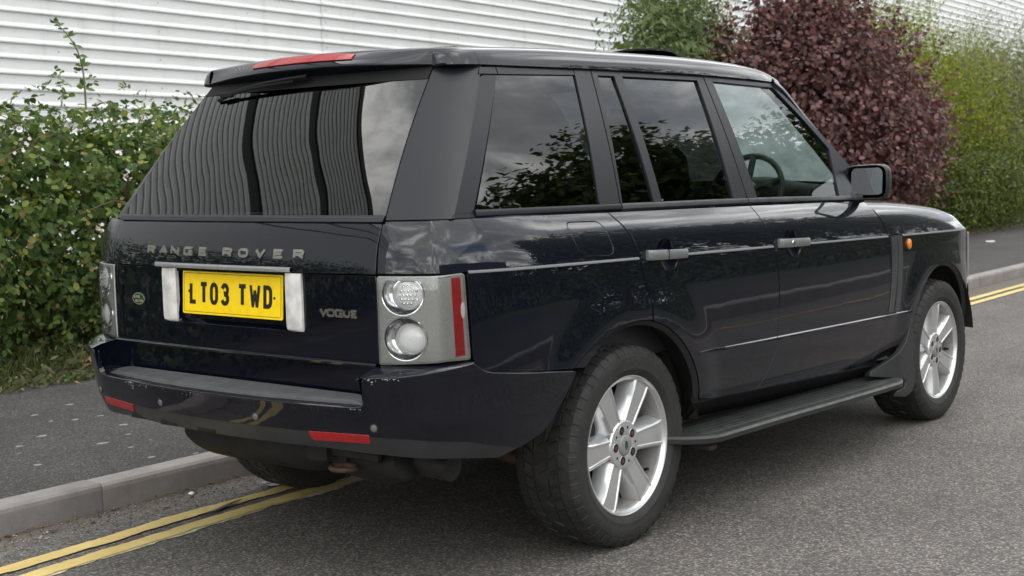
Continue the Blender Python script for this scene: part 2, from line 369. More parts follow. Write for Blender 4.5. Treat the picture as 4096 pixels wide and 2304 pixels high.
def panel(name, outline, fn, m, parent, holes=(), step=0.03, depth=0.016, rad=0.0025, inset=0.0, off=0.0, mirror=False, both=True, hole_rim=True, extra=None):
    """sheet cut to a 2-D outline, laid on the surface fn(u,v) with rolled-in edges; built for the right side and, when both, mirrored to the left"""
    loops = []
    for k, P in enumerate([outline]+list(holes)):
        P = np.asarray(P, float)
        if area2(P) < 0: P = P[::-1]
        P = densify(P, step)
        if inset: P = offset_poly(P, inset if k == 0 else -inset)
        loops.append(P)
    O = loops[0]; lo, hi = O.min(0), O.max(0)
    gx, gy = np.meshgrid(np.arange(lo[0], hi[0], step), np.arange(lo[1], hi[1], step)); gx = gx+((np.arange(gx.shape[0]) % 2)*step*0.5)[:, None]
    pts = np.stack([gx.ravel(), gy.ravel()], 1); pts = pts[inpoly(O, pts)]
    for Hh in loops[1:]: pts = pts[~inpoly(Hh, pts)]
    for Lp in loops: pts = pts[distpoly(Lp, pts) > step*0.45]
    allv = np.concatenate(loops+[pts]); edges = []; n0 = 0
    for Lp in loops:
        k = len(Lp); edges += [(n0+i, n0+(i+1) % k) for i in range(k)]; n0 += k
    res = delaunay_2d_cdt([Vector(p) for p in allv], edges, [], 0, 1e-6)
    V2 = np.array([tuple(v) for v in res[0]]); F = np.array([f for f in res[2] if len(f) == 3])
    cen = V2[F].mean(1); ok = inpoly(O, cen)
    for Hh in loops[1:]: ok &= ~inpoly(Hh, cen)
    F = F[ok]; a = V2[F]; ar = np.cross(a[:, 1]-a[:, 0], a[:, 2]-a[:, 0]); F = F[np.abs(ar) > 1e-10]; ar = ar[np.abs(ar) > 1e-10]
    F[ar < 0] = F[ar < 0][:, ::-1]
    n3 = surf_normals(fn, V2); P3 = fn(V2[:, 0], V2[:, 1])+n3*off
    V = [P3]; N = [n3]; faces = [tuple(f) for f in F]; base = len(V2)
    back = {}
    for j, og in enumerate(res[3]):
        for o_ in og: back[o_] = j
    n0 = 0
    for li, Lp in enumerate(loops):
        k = len(Lp); ids = [back.get(n0+i) for i in range(k)]; n0 += k
        if li > 0 and not hole_rim: continue
        if any(i is None for i in ids) or depth <= 0: continue
        p = P3[ids]; nn = n3[ids]; tg = np.roll(p, -1, 0)-np.roll(p, 1, 0); t = np.cross(tg, nn)
        t = t/np.maximum(np.linalg.norm(t, axis=1, keepdims=True), 1e-12)
        if li > 0: t = -t
        r1 = p-nn*rad+t*rad*0.7; r2_ = p-nn*max(depth, rad*1.5)+t*rad*0.7
        q = (nn+t); q = q/np.linalg.norm(q, axis=1, keepdims=True)
        V += [r1, r2_]; N += [t*0.9+nn*0.1, t]
        for i in range(k):
            j = (i+1) % k
            if li == 0:
                faces.append((ids[i], base+i, base+j, ids[j])); faces.append((base+i, base+k+i, base+k+j, base+j))
            else:
                faces.append((ids[i], ids[j], base+j, base+i)); faces.append((base+i, base+j, base+k+j, base+k+i))
        base += 2*k
    V = np.concatenate(V); N = np.concatenate(N)
    if extra is not None: V = extra(V)
    outs = []
    if not mirror: outs.append(obj(name, V, faces, m, parent, normals=N))
    if both or mirror:
        V = V*[1, -1, 1]; N = N*[1, -1, 1]
        outs.append(obj(name, V, [f[::-1] for f in faces], m, parent if not isinstance(parent, tuple) else parent[1], normals=N))
    return outs
def interp(tab):
    X = np.array([t[0] for t in tab], float); Y = np.array([t[1] for t in tab], float)
    D = np.gradient(Y, X)
    s_ = np.diff(Y)/np.diff(X)
    for i in range(1, len(X)-1):
        if s_[i-1]*s_[i] <= 0: D[i] = 0
        else: D[i] = 2*s_[i-1]*s_[i]/(s_[i-1]+s_[i])
    def f(x):
        x = np.clip(np.asarray(x, float), X[0], X[-1]); i = np.clip(np.searchsorted(X, x, side='right')-1, 0, len(X)-2)
        h = X[i+1]-X[i]; t = (x-X[i])/h
        return (2*t**3-3*t**2+1)*Y[i]+(t**3-2*t**2+t)*h*D[i]+(-2*t**3+3*t**2)*Y[i+1]+(t**3-t**2)*h*D[i+1]
    return f

# ================================================================== STREET
ANG = R(1.77); CS, SN = math.cos(ANG), math.sin(ANG)
def st(s, t, z=0.0): return (s*CS-t*SN, 1.19+s*SN+t*CS, z)
def street(o):
    o.location = (0, 1.19, 0); o.rotation_euler = (0, 0, ANG); return o
def sheet(name, s0, s1, t0, t1, z, m, ns=1, ntt=1, kind='structure'):
    V = [(s0+(s1-s0)*i/ns, t0+(t1-t0)*j/ntt, z) for i in range(ns+1) for j in range(ntt+1)]
    F = [(i*(ntt+1)+j, (i+1)*(ntt+1)+j, (i+1)*(ntt+1)+j+1, i*(ntt+1)+j+1) for i in range(ns) for j in range(ntt)]
    return tag(street(obj(name, V, F, m, smooth=False)), kind=kind)

def asphalt(name, cols, chip=95, patch=0.35, gutter=False, bmp=0.8):
    m, nt, b = mat(name); co = objco(nt)
    v = node(nt, 'ShaderNodeTexVoronoi'); v.inputs['Scale'].default_value = chip; ln(nt, co, v.inputs['Vector'])
    sp = node(nt, 'ShaderNodeSeparateXYZ'); ln(nt, v.outputs['Color'], sp.inputs[0])
    c = ramp(nt, sp.outputs[0], cols)
    v2 = node(nt, 'ShaderNodeTexVoronoi'); v2.inputs['Scale'].default_value = chip*2.3; ln(nt, co, v2.inputs['Vector'])
    # dark binder between the chippings
    mx = node(nt, 'ShaderNodeMixRGB', blend_type='MULTIPLY'); mx.inputs[0].default_value = 0.85
    ln(nt, c, mx.inputs[1]); ln(nt, ramp(nt, v.outputs['Distance'], [(0.25, (1, 1, 1)), (0.85, (0.40, 0.39, 0.38))]), mx.inputs[2])
    mp = node(nt, 'ShaderNodeMixRGB', blend_type='MULTIPLY'); mp.inputs[0].default_value = 1.0
    f = noise(nt, 1.3, 7, 0.62, co)
    ln(nt, mx.outputs[0], mp.inputs[1]); ln(nt, ramp(nt, f, [(0.3, (1-patch,)*3), (0.7, (1+patch*.4,)*3)]), mp.inputs[2])
    last = mp.outputs[0]
    mt = node(nt, 'ShaderNodeMapping'); mt.inputs['Scale'].default_value = (.10, 1.6, 1); ln(nt, co, mt.inputs[0])
    ml = node(nt, 'ShaderNodeMixRGB', blend_type='MULTIPLY'); ml.inputs[0].default_value = 1.0; ln(nt, last, ml.inputs[1]); ln(nt, ramp(nt, noise(nt, 1.0, 5, 0.6, mt.outputs[0]), [(0.32, (0.84, 0.83, 0.82)), (0.62, (1.10, 1.09, 1.08))]), ml.inputs[2])
    mq = node(nt, 'ShaderNodeMixRGB', blend_type='MULTIPLY'); mq.inputs[0].default_value = 1.0; ln(nt, ml.outputs[0], mq.inputs[1]); ln(nt, ramp(nt, noise(nt, 4.5, 6, 0.7, co), [(0.30, (0.72, 0.71, 0.70)), (0.37, (1, 1, 1))]), mq.inputs[2]); last = mq.outputs[0]
    if gutter:
        sx = node(nt, 'ShaderNodeSeparateXYZ'); ln(nt, co, sx.inputs[0])
        mr = node(nt, 'ShaderNodeMapRange'); mr.inputs[1].default_value = -0.42; mr.inputs[2].default_value = 0.0; ln(nt, sx.outputs[1], mr.inputs[0])
        nn = noise(nt, 7, 8, 0.7, co)
        mu = node(nt, 'ShaderNodeMath', operation='MULTIPLY'); ln(nt, mr.outputs[0], mu.inputs[0]); ln(nt, nn, mu.inputs[1])
        rr = node(nt, 'ShaderNodeMapRange'); rr.inputs[1].default_value = 0.18; rr.inputs[2].default_value = 0.55; ln(nt, mu.outputs[0], rr.inputs[0])
        mg = node(nt, 'ShaderNodeMixRGB'); ln(nt, rr.outputs[0], mg.inputs[0]); ln(nt, last, mg.inputs[1])
        ln(nt, ramp(nt, noise(nt, 60, 6, 0.7, co), [(0.3, (0.055, 0.042, 0.032)), (0.6, (0.13, 0.105, 0.08)), (0.8, (0.19, 0.16, 0.13))]), mg.inputs[2]); last = mg.outputs[0]
    ln(nt, last, b.inputs['Base Color']); setp(b, rough=0.82, spec=0.35)
    hs = node(nt, 'ShaderNodeMath', operation='SUBTRACT'); hs.inputs[0].default_value = 1.0; ln(nt, v.outputs['Distance'], hs.inputs[1])
    bump(nt, b, hs.outputs[0], bmp, 0.004)
    return m
m_road = asphalt('worn_asphalt', [(0.0, (0.080, 0.078, 0.075)), (0.35, (0.112, 0.109, 0.105)), (0.62, (0.142, 0.138, 0.130)), (0.82, (0.198, 0.178, 0.158)), (0.95, (0.30, 0.27, 0.235))], 120, 0.22, True, 0.35)
m_pave = asphalt('pavement_asphalt', [(0.0, (0.036, 0.035, 0.034)), (0.5, (0.062, 0.060, 0.058)), (0.85, (0.092, 0.088, 0.084)), (0.98, (0.18, 0.17, 0.16))], 130, 0.30, False, 0.5)
m_ground = simple('bare_soil', (0.075, 0.058, 0.040), 0.95, var=0.5, vscale=2.5, bmp=0.6, bscale=30)
m_grassbase = simple('rough_grass_ground', (0.045, 0.065, 0.020), 0.95, var=0.5, vscale=1.5)
# concrete kerb
m_kerb, nt, b = mat('kerb_concrete'); co = objco(nt); setp(b, rough=0.86)
f = noise(nt, 5, 8, 0.7, co); g = noise(nt, 240, 3, 0.6, co)
mx = node(nt, 'ShaderNodeMixRGB', blend_type='MULTIPLY'); mx.inputs[0].default_value = 0.7
oi = node(nt, 'ShaderNodeObjectInfo')
ln(nt, ramp(nt, f, [(0.25, (0.185, 0.172, 0.162)), (0.55, (0.275, 0.258, 0.246)), (0.8, (0.335, 0.315, 0.30))]), mx.inputs[1])
ln(nt, ramp(nt, g, [(0.3, (0.62, 0.62, 0.62)), (0.7, (1.15, 1.13, 1.1))]), mx.inputs[2])
mo = node(nt, 'ShaderNodeMixRGB', blend_type='MULTIPLY'); mo.inputs[0].default_value = 1
ln(nt, mx.outputs[0], mo.inputs[1]); ln(nt, ramp(nt, oi.outputs['Random'], [(0, (0.86, 0.86, 0.87)), (1, (1.1, 1.08, 1.06))]), mo.inputs[2])
ln(nt, mo.outputs[0], b.inputs['Base Color']); bump(nt, b, g, 0.5, 0.002)
# yellow line paint, worn through to the tarmac in spots
m_yellow, nt, b = mat('worn_yellow_line'); co = objco(nt); setp(b, rough=0.75)
fw = noise(nt, 38, 8, 0.78, co); ft = noise(nt, 4, 6, 0.6, co)
mx = node(nt, 'ShaderNodeMixRGB'); ln(nt, ramp(nt, fw, [(0.33, (0, 0, 0)), (0.40, (1, 1, 1))]), mx.inputs[0]); mx.inputs[1].default_value = (0.10, 0.09, 0.07, 1)
ln(nt, ramp(nt, ft, [(0.3, (0.48, 0.36, 0.115)), (0.6, (0.62, 0.485, 0.185)), (0.85, (0.70, 0.60, 0.33))]), mx.inputs[2])
ln(nt, mx.outputs[0], b.inputs['Base Color']); bump(nt, b, noise(nt, 150, 4, 0.6, co), 0.6, 0.003)
m_yellowold = simple('old_pale_line', (0.50, 0.46, 0.28), 0.85, var=0.3, vscale=50)

ground = sheet('ground', -300, 420, -350, 350, -0.03, m_grassbase)
road = sheet('road', -60, 220, -5.80, 0.02, 0.0, m_road, 8, 4)
pavement = sheet('pavement', -60, 220, 0.10, 2.62, 0.112, m_pave, 8, 2)
bank = sheet('soil_bank', -60, 220, 2.60, 11.2, 0.11, m_ground, 8, 2)
far_pavement = sheet('far_pavement', -60, 220, -8.0, -5.9, 0.112, m_pave, 8, 2)
far_verge = sheet('far_verge', -60, 220, -40, -7.99, 0.11, m_grassbase, 8, 2)

LINE_S, LINE_T = (-6, -2, -1.5, -.9, -.5, 0, 3, 9, 60), (-.42, -.40, -.382, -.350, -.328, -.325, -.31, -.295, -.30)
def ragged(name, s0, s1, t0, t1, z, m, parent, step=0.025, jit=0.005, wav=0.006, follow=True):
    V = []; F = []; n = int((s1-s0)/step); a = b_ = 0.0
    for i in range(n+1):
        s = s0+step*i; a = 0.8*a+random.gauss(0, jit*.6); b_ = 0.8*b_+random.gauss(0, jit*.6)
        w = wav*math.sin(s*1.7+1)+wav*.6*math.sin(s*4.1)
        if s > 2.5: a = b_ = 0; w *= .3
        if follow: w += float(np.interp(s, LINE_S, LINE_T))
        V += [(s, t0+a+w, z), (s, t1+b_+w, z)]
        if i: F.append((2*i-2, 2*i, 2*i+1, 2*i-1))
    o = obj(name, V, F, m, None, smooth=False); street(o)
    o.parent = parent; o.location = (0, 0, 0); o.rotation_euler = (0, 0, 0); return o
for (ta, tb) in ((-0.080, 0.0), (-0.226, -0.146)):
    ragged('yellow_line', -6, 60, ta, tb, 0.006, m_yellow, road)
ragged('old_line_edge', -4, 2, -0.242, -0.216, 0.003, m_yellowold, road, jit=0.008)
ragged('yellow_line', -20, 60, -5.33, -5.27, 0.006, simple('faded_yellow_line', (0.30, 0.22, 0.08), 0.8, var=0.4, vscale=6), road, step=0.3, jit=0.001, wav=0.0, follow=False)

# kerbstones laid end to end
kb = MB(); L = 0.905
prof = [(0.0, -0.15), (0.0, 0.088), (0.004, 0.104), (0.016, 0.115), (0.12, 0.117), (0.125, 0.112), (0.125, -0.15)]
V = [(x, p[0], p[1]) for x in (0.003, L-0.003) for p in prof]; k = len(prof)
F = [(i, i+1, k+i+1, k+i) for i in range(k-1)]+[tuple(range(k-1, -1, -1)), tuple(range(k, 2*k))]
kerb = empty('kerb'); street(kerb); tag(kerb, kind='structure')
ks0 = obj('kerbstone', V, F, m_kerb, kerb, smooth=False)
s0 = -0.815-0.905*5
for i in range(62):
    o = ks0 if i == 0 else ks0.copy()
    if i: link(o, kerb)
    o.location = (s0+0.905*i, random.uniform(-.002, .002), random.uniform(-.002, .002)); o.rotation_euler = (0, 0, random.uniform(-.002, .002))
jb = MB(); jb.box((10, 0.065, 0.03), (80, 0.11, 0.14)); jb.build('mortar_bed', m_dirtyblack, kerb, smooth=False)
fk = MB(); fk.box((20, -5.86, 0.02), (160, 0.125, 0.2), 0.012)
tag(street(fk.build('far_kerb', m_kerb)), kind='structure')
# chewing-gum spots on the pavement
m_gum = simple('trodden_gum', (0.24, 0.24, 0.225), 0.8, var=0.25, vscale=40)
for (x, y) in [(-.108, 2.674), (-.008, 2.599), (-.052, 2.915), (-.302, 1.921), (-.096, 2.006), (-.124, 1.787), (-.658, 2.059), (-.567, 2.211), (-.281, 1.72), (-.363, 1.447), (-.2, 1.339), (-.364, 2.347), (.133, 2.582), (.25, 3.05), (-.75, 1.75), (.05, 2.25), (-.5, 2.6), (.3, 2.2), (-.2, 3.2)]:
    n = 9; r0 = random.uniform(.007, .022); V = [(x+r0*random.uniform(.6, 1.2)*1.4*math.cos(2*math.pi*i/n), y+r0*random.uniform(.6, 1.2)*math.sin(2*math.pi*i/n), 0.1135) for i in range(n)]+[(x, y, 0.1155)]
    obj('gum_spot', V, [(i, (i+1) % n, n) for i in range(n)], m_gum, pavement, smooth=True).matrix_parent_inverse = Matrix.LocRotScale(Vector((0, 1.19, 0)), Matrix.Rotation(ANG, 3, 'Z'), Vector((1, 1, 1))).inverted()

# ------------------------------------------------------------------ the corrugated shed beyond the planting
m_clad, nt, b = mat('white_coated_steel'); co = objco(nt); setp(b, rough=0.42, spec=0.4)
mpn = node(nt, 'ShaderNodeMapping'); mpn.inputs['Scale'].default_value = (1.2, 1, 5); ln(nt, co, mpn.inputs[0])
f = noise(nt, 1.0, 9, 0.68, mpn.outputs[0])
c1 = ramp(nt, f, [(0.22, (0.58, 0.60, 0.585)), (0.5, (0.685, 0.705, 0.70)), (0.8, (0.72, 0.74, 0.74))])
mp2 = node(nt, 'ShaderNodeMapping'); mp2.inputs['Scale'].default_value = (3.5, 1, .35); ln(nt, co, mp2.inputs[0])
mst = node(nt, 'ShaderNodeMixRGB', blend_type='MULTIPLY'); mst.inputs[0].default_value = 1.0; ln(nt, c1, mst.inputs[1]); ln(nt, ramp(nt, noise(nt, 1.0, 8, 0.72, mp2.outputs[0]), [(0.28, (0.80, 0.81, 0.78)), (0.45, (0.97, 0.97, 0.965)), (0.7, (1, 1, 1))]), mst.inputs[2]); c1 = mst.outputs[0]
mx = node(nt, 'ShaderNodeMixRGB', blend_type='MULTIPLY'); mx.inputs[0].default_value = 1; ln(nt, c1, mx.inputs[1])
oi = node(nt, 'ShaderNodeObjectInfo'); ln(nt, ramp(nt, oi.outputs['Random'], [(0, (0.955, 0.955, 0.96)), (1, (1, 1, 1))]), mx.inputs[2])
ln(nt, mx.outputs[0], b.inputs['Base Color'])
m_flash = simple('dark_flashing', (0.012, 0.016, 0.020), 0.5)
m_roofsheet = simple('grey_roof_sheet', (0.25, 0.26, 0.27), 0.5)
shed = empty('warehouse', st(5.6, 11.25, 0)); tag(shed, 'long white warehouse clad in horizontal corrugated steel behind the bushes', 'building')
WS = -0.0165                                   # the sheeting runs level while the road climbs
def wl(s, d, z): return (s, -d, z+WS*s)
shed.rotation_euler = (0, 0, ANG)
PITCH = 0.2013; Z0 = 3.354-0.012
def clad_mesh(name, length, nrow, zbase):
    V = []; F = []; p = []
    for r_ in range(nrow):
        zt = zbase+PITCH*(r_)
        p += [(0.0, zt+0.002), (0.034, zt+0.012), (0.036, zt+0.030), (0.003, zt+0.070), (0.0, zt+0.076)]
    p.append((0.0, zbase+PITCH*nrow))
    kk = len(p); ext = (0.0, length)
    for s in ext: V += [wl(s, d, z) for d, z in p]
    for i in range(kk-1): F.append((i, kk+i, kk+i+1, i+1))
    return V, F
SL = 6.72; joint0 = 6.13                                 # a sheet joint falls here
bands = [(-17, 53), (38, 12), (52, 11)]             # first rib row, rows, counted from the reference rib
proto = {}
for bi, (r0, nr) in enumerate(bands):
    for i in range(-7, 9):
        if bi not in proto:
            V, F = clad_mesh('cladding_sheet', SL-0.006, nr, Z0+PITCH*r0); o = obj('cladding_sheet', V, F, m_clad, shed, smooth=False); proto[bi] = o
        else: o = proto[bi].copy(); link(o, shed)
        s = joint0+SL*i; o.location = (s, 0.004 if i % 2 else 0.0, WS*s)
zb0 = Z0+PITCH*(-17); zt1 = Z0+PITCH*63
for r0 in (36, 50):
    fl = MB(); h = PITCH*2
    s0_, s1_ = joint0-SL*7, joint0+SL*9
    zz = Z0+PITCH*r0
    fl.add([wl(s0_, -.03, zz), wl(s1_, -.03, zz), wl(s1_, -.03, zz+h), wl(s0_, -.03, zz+h)], [(0, 1, 2, 3)]); fl.build('flashing', m_flash, shed, smooth=False)
sb = MB()
s0_, s1_ = joint0-SL*7, joint0+SL*9
sb.box(((s0_+s1_)/2, 10.3, zt1/2-.6), (s1_-s0_, 20, zt1+.2)); sb.build('shed_body', m_roofsheet, shed, smooth=False)
eb = MB(); eb.add([wl(s0_, .06, zt1), wl(s1_, .06, zt1), wl(s1_, .06, zt1+.22), wl(s0_, .06, zt1+.22), wl(s0_, -1.5, zt1+.3), wl(s1_, -1.5, zt1+.3)], [(0, 1, 2, 3), (3, 2, 5, 4)]); eb.build('eaves_trim', m_flash, shed, smooth=False)
scw = MB()
for i in range(-4, 34):
    s = joint0+0.10+SL/4*i
    for r_ in range(-4, 20):
        if i % 4 and (r_ % 2): continue
        z = Z0+PITCH*r_+0.135; d = 0.011
        V = [wl(s+d*math.cos(a), 0.006, z+d*math.sin(a)) for a in [2*math.pi*k/6 for k in range(6)]]; scw.add(V, [(0, 1, 2, 3, 4, 5)])
    if i % 4 == 0:
        sj = joint0+SL/4*i
o = scw.build('fixing_screw', simple('weathered_screw', (0.16, 0.16, 0.15), 0.5), shed, smooth=False); tag(o, kind='stuff')

# ================================================================== PLANTING
def leafmat(name, stops, trans=0.35, rough=0.5, spec=0.3):
    m, nt, b = mat(name); out = nt.nodes['Material Output']
    g = node(nt, 'ShaderNodeNewGeometry'); oi = node(nt, 'ShaderNodeObjectInfo')
    ad = node(nt, 'ShaderNodeMath', operation='ADD'); ln(nt, g.outputs['Random Per Island'], ad.inputs[0]); ln(nt, oi.outputs['Random'], ad.inputs[1])
    fr = node(nt, 'ShaderNodeMath', operation='FRACT'); ln(nt, ad.outputs[0], fr.inputs[0])
    c = ramp(nt, fr.outputs[0], stops); ln(nt, c, b.inputs['Base Color']); setp(b, rough=rough, spec=spec)
    tr = node(nt, 'ShaderNodeBsdfTranslucent'); hs = node(nt, 'ShaderNodeHueSaturation'); hs.inputs['Value'].default_value = 1.2; hs.inputs['Saturation'].default_value = 1.15
    ln(nt, c, hs.inputs['Color']); ln(nt, hs.outputs[0], tr.inputs[0])
    mx = node(nt, 'ShaderNodeMixShader'); mx.inputs[0].default_value = trans
    ln(nt, b.outputs[0], mx.inputs[1]); ln(nt, tr.outputs[0], mx.inputs[2]); ln(nt, mx.outputs[0], out.inputs[0]); return m
m_bramble = leafmat('bramble_leaf', [(0, (0.036, 0.066, 0.020)), (0.35, (0.064, 0.106, 0.030)), (0.65, (0.098, 0.150, 0.042)), (0.88, (0.15, 0.205, 0.052)), (0.95, (0.26, 0.29, 0.07)), (1.0, (0.22, 0.16, 0.08))], 0.35, 0.62, 0.18)
m_purple = leafmat('purple_leaf', [(0, (0.050, 0.026, 0.027)), (0.4, (0.098, 0.047, 0.046)), (0.7, (0.150, 0.076, 0.072)), (0.95, (0.200, 0.090, 0.078)), (1.0, (0.24, 0.10, 0.075))], 0.25, 0.5, 0.35)
m_yellowgreen = leafmat('yellow_green_leaf', [(0, (0.12, 0.15, 0.020)), (0.5, (0.20, 0.235, 0.034)), (0.9, (0.28, 0.31, 0.045)), (1, (0.38, 0.37, 0.04))], 0.4)
m_darkgreen = leafmat('dark_green_leaf', [(0, (0.035, 0.055, 0.012)), (0.5, (0.065, 0.095, 0.020)), (1, (0.12, 0.15, 0.03))], 0.3)
m_greygreen = leafmat('grey_green_leaf', [(0, (0.13, 0.15, 0.07)), (0.5, (0.21, 0.23, 0.115)), (1, (0.31, 0.32, 0.19))], 0.35)
m_midgreen = leafmat('mid_green_leaf', [(0, (0.07, 0.105, 0.038)), (0.5, (0.13, 0.175, 0.068)), (1, (0.22, 0.27, 0.12))], 0.4)
m_treeleaf = leafmat('tree_leaf', [(0, (0.030, 0.055, 0.012)), (0.5, (0.055, 0.090, 0.018)), (1, (0.10, 0.14, 0.03))], 0.3)
m_weed = leafmat('weed_leaf', [(0, (0.040, 0.062, 0.018)), (0.5, (0.075, 0.10, 0.030)), (0.8, (0.12, 0.135, 0.05)), (1, (0.21, 0.165, 0.095))], 0.35)
m_dead = leafmat('dead_leaf', [(0, (0.10, 0.065, 0.035)), (0.5, (0.18, 0.12, 0.065)), (1, (0.28, 0.20, 0.12))], 0.15)
m_bark = simple('bark', (0.075, 0.055, 0.040), 0.9, var=0.4, vscale=20, bmp=0.5, bscale=60)
m_cane = simple('bramble_cane', (0.11, 0.065, 0.040), 0.8, var=0.4, vscale=12)
m_greenstem = simple('green_stem', (0.10, 0.12, 0.045), 0.7, var=0.3)
m_oldblossom = simple('faded_blossom', (0.30, 0.235, 0.18), 0.8, var=0.4, vscale=50)
m_petal = simple('white_petal', (0.62, 0.57, 0.57), 0.6, var=0.12, vscale=60)
m_bindweed = simple('bindweed_petal', (0.80, 0.81, 0.80), 0.6)

def unit(v): return v/np.maximum(np.linalg.norm(v, axis=-1, keepdims=True), 1e-9)
LEAF6 = np.array([(0, 0, 0), (.33, .5, .05), (.72, .40, .02), (1, 0, -.10), (.72, -.40, .02), (.33, -.5, .05)])
LEAF4 = np.array([(0, 0, 0), (.45, .5, .06), (1, 0, -.05), (.45, -.5, .06)])
def leaves(P, axis, nrm, ln_, wd, oval=True):
    """arrays of leaf positions, axes, normals -> vertices and quads"""
    x = unit(axis); y = unit(np.cross(nrm, x)); z = np.cross(x, y)
    T = LEAF6 if oval else LEAF4
    V = P[:, None]+T[None, :, 0, None]*x[:, None]*ln_[:, None, None]+T[None, :, 1, None]*y[:, None]*wd[:, None, None]+T[None, :, 2, None]*z[:, None]*ln_[:, None, None]
    n = len(P); k = len(T); b_ = (np.arange(n)*k)[:, None]
    if oval: Q = np.concatenate([b_+np.array([[0, 5, 4, 3]]), b_+np.array([[0, 3, 2, 1]])])
    else: Q = b_+np.array([[0, 3, 2, 1]])
    return V.reshape(-1, 3), Q
def blobs_sample(blobs, n, shell=0.22, lumps=0.16, seed=1, zmin=0.08):
    g = np.random.default_rng(seed); B = np.array(blobs, float)
    w = (B[:, 3]*B[:, 4]*B[:, 5])**(2/3); w /= w.sum()
    ph = g.uniform(0, 6.28, (6, 3)); fr = g.uniform(1.5, 5.0, (6, 3))
    out = []; on = []; tot = 0
    while tot < n:
        k = int((n-tot)*1.8)+50
        i = g.choice(len(B), k, p=w); d = unit(g.normal(size=(k, 3)))
        lum = sum(np.sin(d@fr[j]*2.2+ph[j, 0]+i*1.7) for j in range(6))/6
        r_ = 1+lumps*lum*1.6-np.abs(g.normal(0, shell, k))+g.normal(0, .02, k)
        r_ = np.clip(r_, 0.15, 1.35)
        p = B[i, :3]+d*B[i, 3:]*r_[:, None]
        # drop points buried inside another blob
        keep = p[:, 2] > zmin
        q = ((p[:, None]-B[None, :, :3])/B[None, :, 3:]); q = (q**2).sum(-1); q[np.arange(k), i] = 9
        keep &= (q.min(1) > (1-2.2*shell)**2) if len(B) > 1 else True
        nn = unit(d/B[i, 3:])
        out.append(p[keep]); on.append(nn[keep]); tot += keep.sum()
    return np.concatenate(out)[:n], np.concatenate(on)[:n]
CAMP = np.array([-4.03, -3.71, 1.40])
def bush(name, label, cat, blobs, n, size, wr, m, seed=1, shell=0.2, lumps=0.16, oval=False, parts=0, base=None, up=0.35, rand=0.8, inner=0.35, stems=5, group=None, stem_h=1.0, mlist=None, droop=0.0, tri=False, shoots=(0, .4)):
    B = np.array(blobs, float); base = np.array(base if base is not None else (B[:, 0].mean(), B[:, 1].mean(), 0.0))
    root = empty(name, tuple(base)); tag(root, label, cat, group)
    g = np.random.default_rng(seed+77)
    P, N = blobs_sample(blobs, n, shell, lumps, seed)
    k = len(P); nr = unit(N+g.normal(0, rand, (k, 3))*0.6+np.array([0, 0, up])); ax = unit(np.cross(nr, g.normal(size=(k, 3)))+np.array([0, 0, -droop])+N*0.35)
    L_ = size*g.uniform(0.6, 1.25, k); W_ = L_*wr*g.uniform(.85, 1.15, k)
    if shoots[0]:
        si = np.argsort(-(N[:, 2]*.6-N[:, 1]*.35-N[:, 0]*.25+g.uniform(0, 1.1, k)))[:shoots[0]]; sp_, sa_, sn_ = [], [], []
        for i in si:
            d = unit(N[i]*.7+np.array([0, 0, .75])+g.normal(0, .35, 3)); Ls = shoots[1]*g.uniform(.5, 1.3); m_ = int(max(6, Ls/size*2.2))
            for q in range(m_):
                t = q/m_; sp_.append(P[i]+d*Ls*t+g.normal(0, size*.18, 3)+np.array([0, 0, -.10*Ls*t*t])); a = unit(d*.5+g.normal(0, .7, 3)); sa_.append(a); sn_.append(unit(g.normal(0, .6, 3)+np.array([0, 0, .6])))
        sp_ = np.array(sp_); q = len(sp_); P = np.concatenate([P, sp_]); ax = np.concatenate([ax, sa_]); nr = np.concatenate([nr, sn_]); N = np.concatenate([N, sn_]); tl = size*g.uniform(.5, 1.0, q); L_ = np.concatenate([L_, tl]); W_ = np.concatenate([W_, tl*wr]); k = len(P)
    order = np.argsort(np.linalg.norm(P-CAMP, axis=1)-N@unit(CAMP-P.mean(0))*1.2)
    P = P-base
    if parts:
        idx = order[:parts*3:3]; rest = np.setdiff1d(np.arange(k), idx)
        ms = []
        for q in range(3):
            V, Q = leaves(np.zeros((1, 3)), np.array([[1., 0, 0]]), np.array([[0, 0, 1.]]), np.array([size*(0.9+.12*q)]), np.array([size*wr*(1.1-.1*q)]), True)
            me = bpy.data.meshes.new('leaf'); me.from_pydata([tuple(v) for v in V], [], [tuple(int(a) for a in f) for f in Q]); me.materials.append(m); ms.append(me)
        for q, i in enumerate(idx):
            o = bpy.data.objects.new('leaf', ms[q % 3]); link(o, root)
            x = Vector(ax[i]); z = Vector(nr[i]); y = z.cross(x).normalized(); z = x.cross(y)
            o.matrix_local = Matrix(((x.x, y.x, z.x, P[i][0]), (x.y, y.y, z.y, P[i][1]), (x.z, y.z, z.z, P[i][2]), (0, 0, 0, 1)))
    else: rest = np.arange(k)
    if mlist is None: mlist = [(m, 1.0)]
    cut = np.split(g.permutation(rest), (np.cumsum([w for _, w in mlist])[:-1]*len(rest)).astype(int))
    for (mm_, _), ii in zip(mlist, cut):
        a_, n_, l_, w_, p_ = ax[ii], nr[ii], L_[ii], W_[ii], P[ii]
        if tri:
            y_ = unit(np.cross(n_, a_)); x_ = unit(np.cross(y_, n_)); a_ = np.concatenate([x_, x_*.45+y_*.9, x_*.45-y_*.9]); tl = g.normal(0, .28, (3*len(ii), 3)); n_ = unit(np.concatenate([n_]*3)+tl); l_ = np.concatenate([l_, l_*.8, l_*.8]); w_ = np.concatenate([w_, w_*.8, w_*.8]); p_ = np.concatenate([p_]*3)+a_*.010
        V, Q = leaves(p_, a_, n_, l_, w_, oval)
        tag(fastmesh('foliage', V, quads=Q, m=mm_, parent=root), kind='stuff')
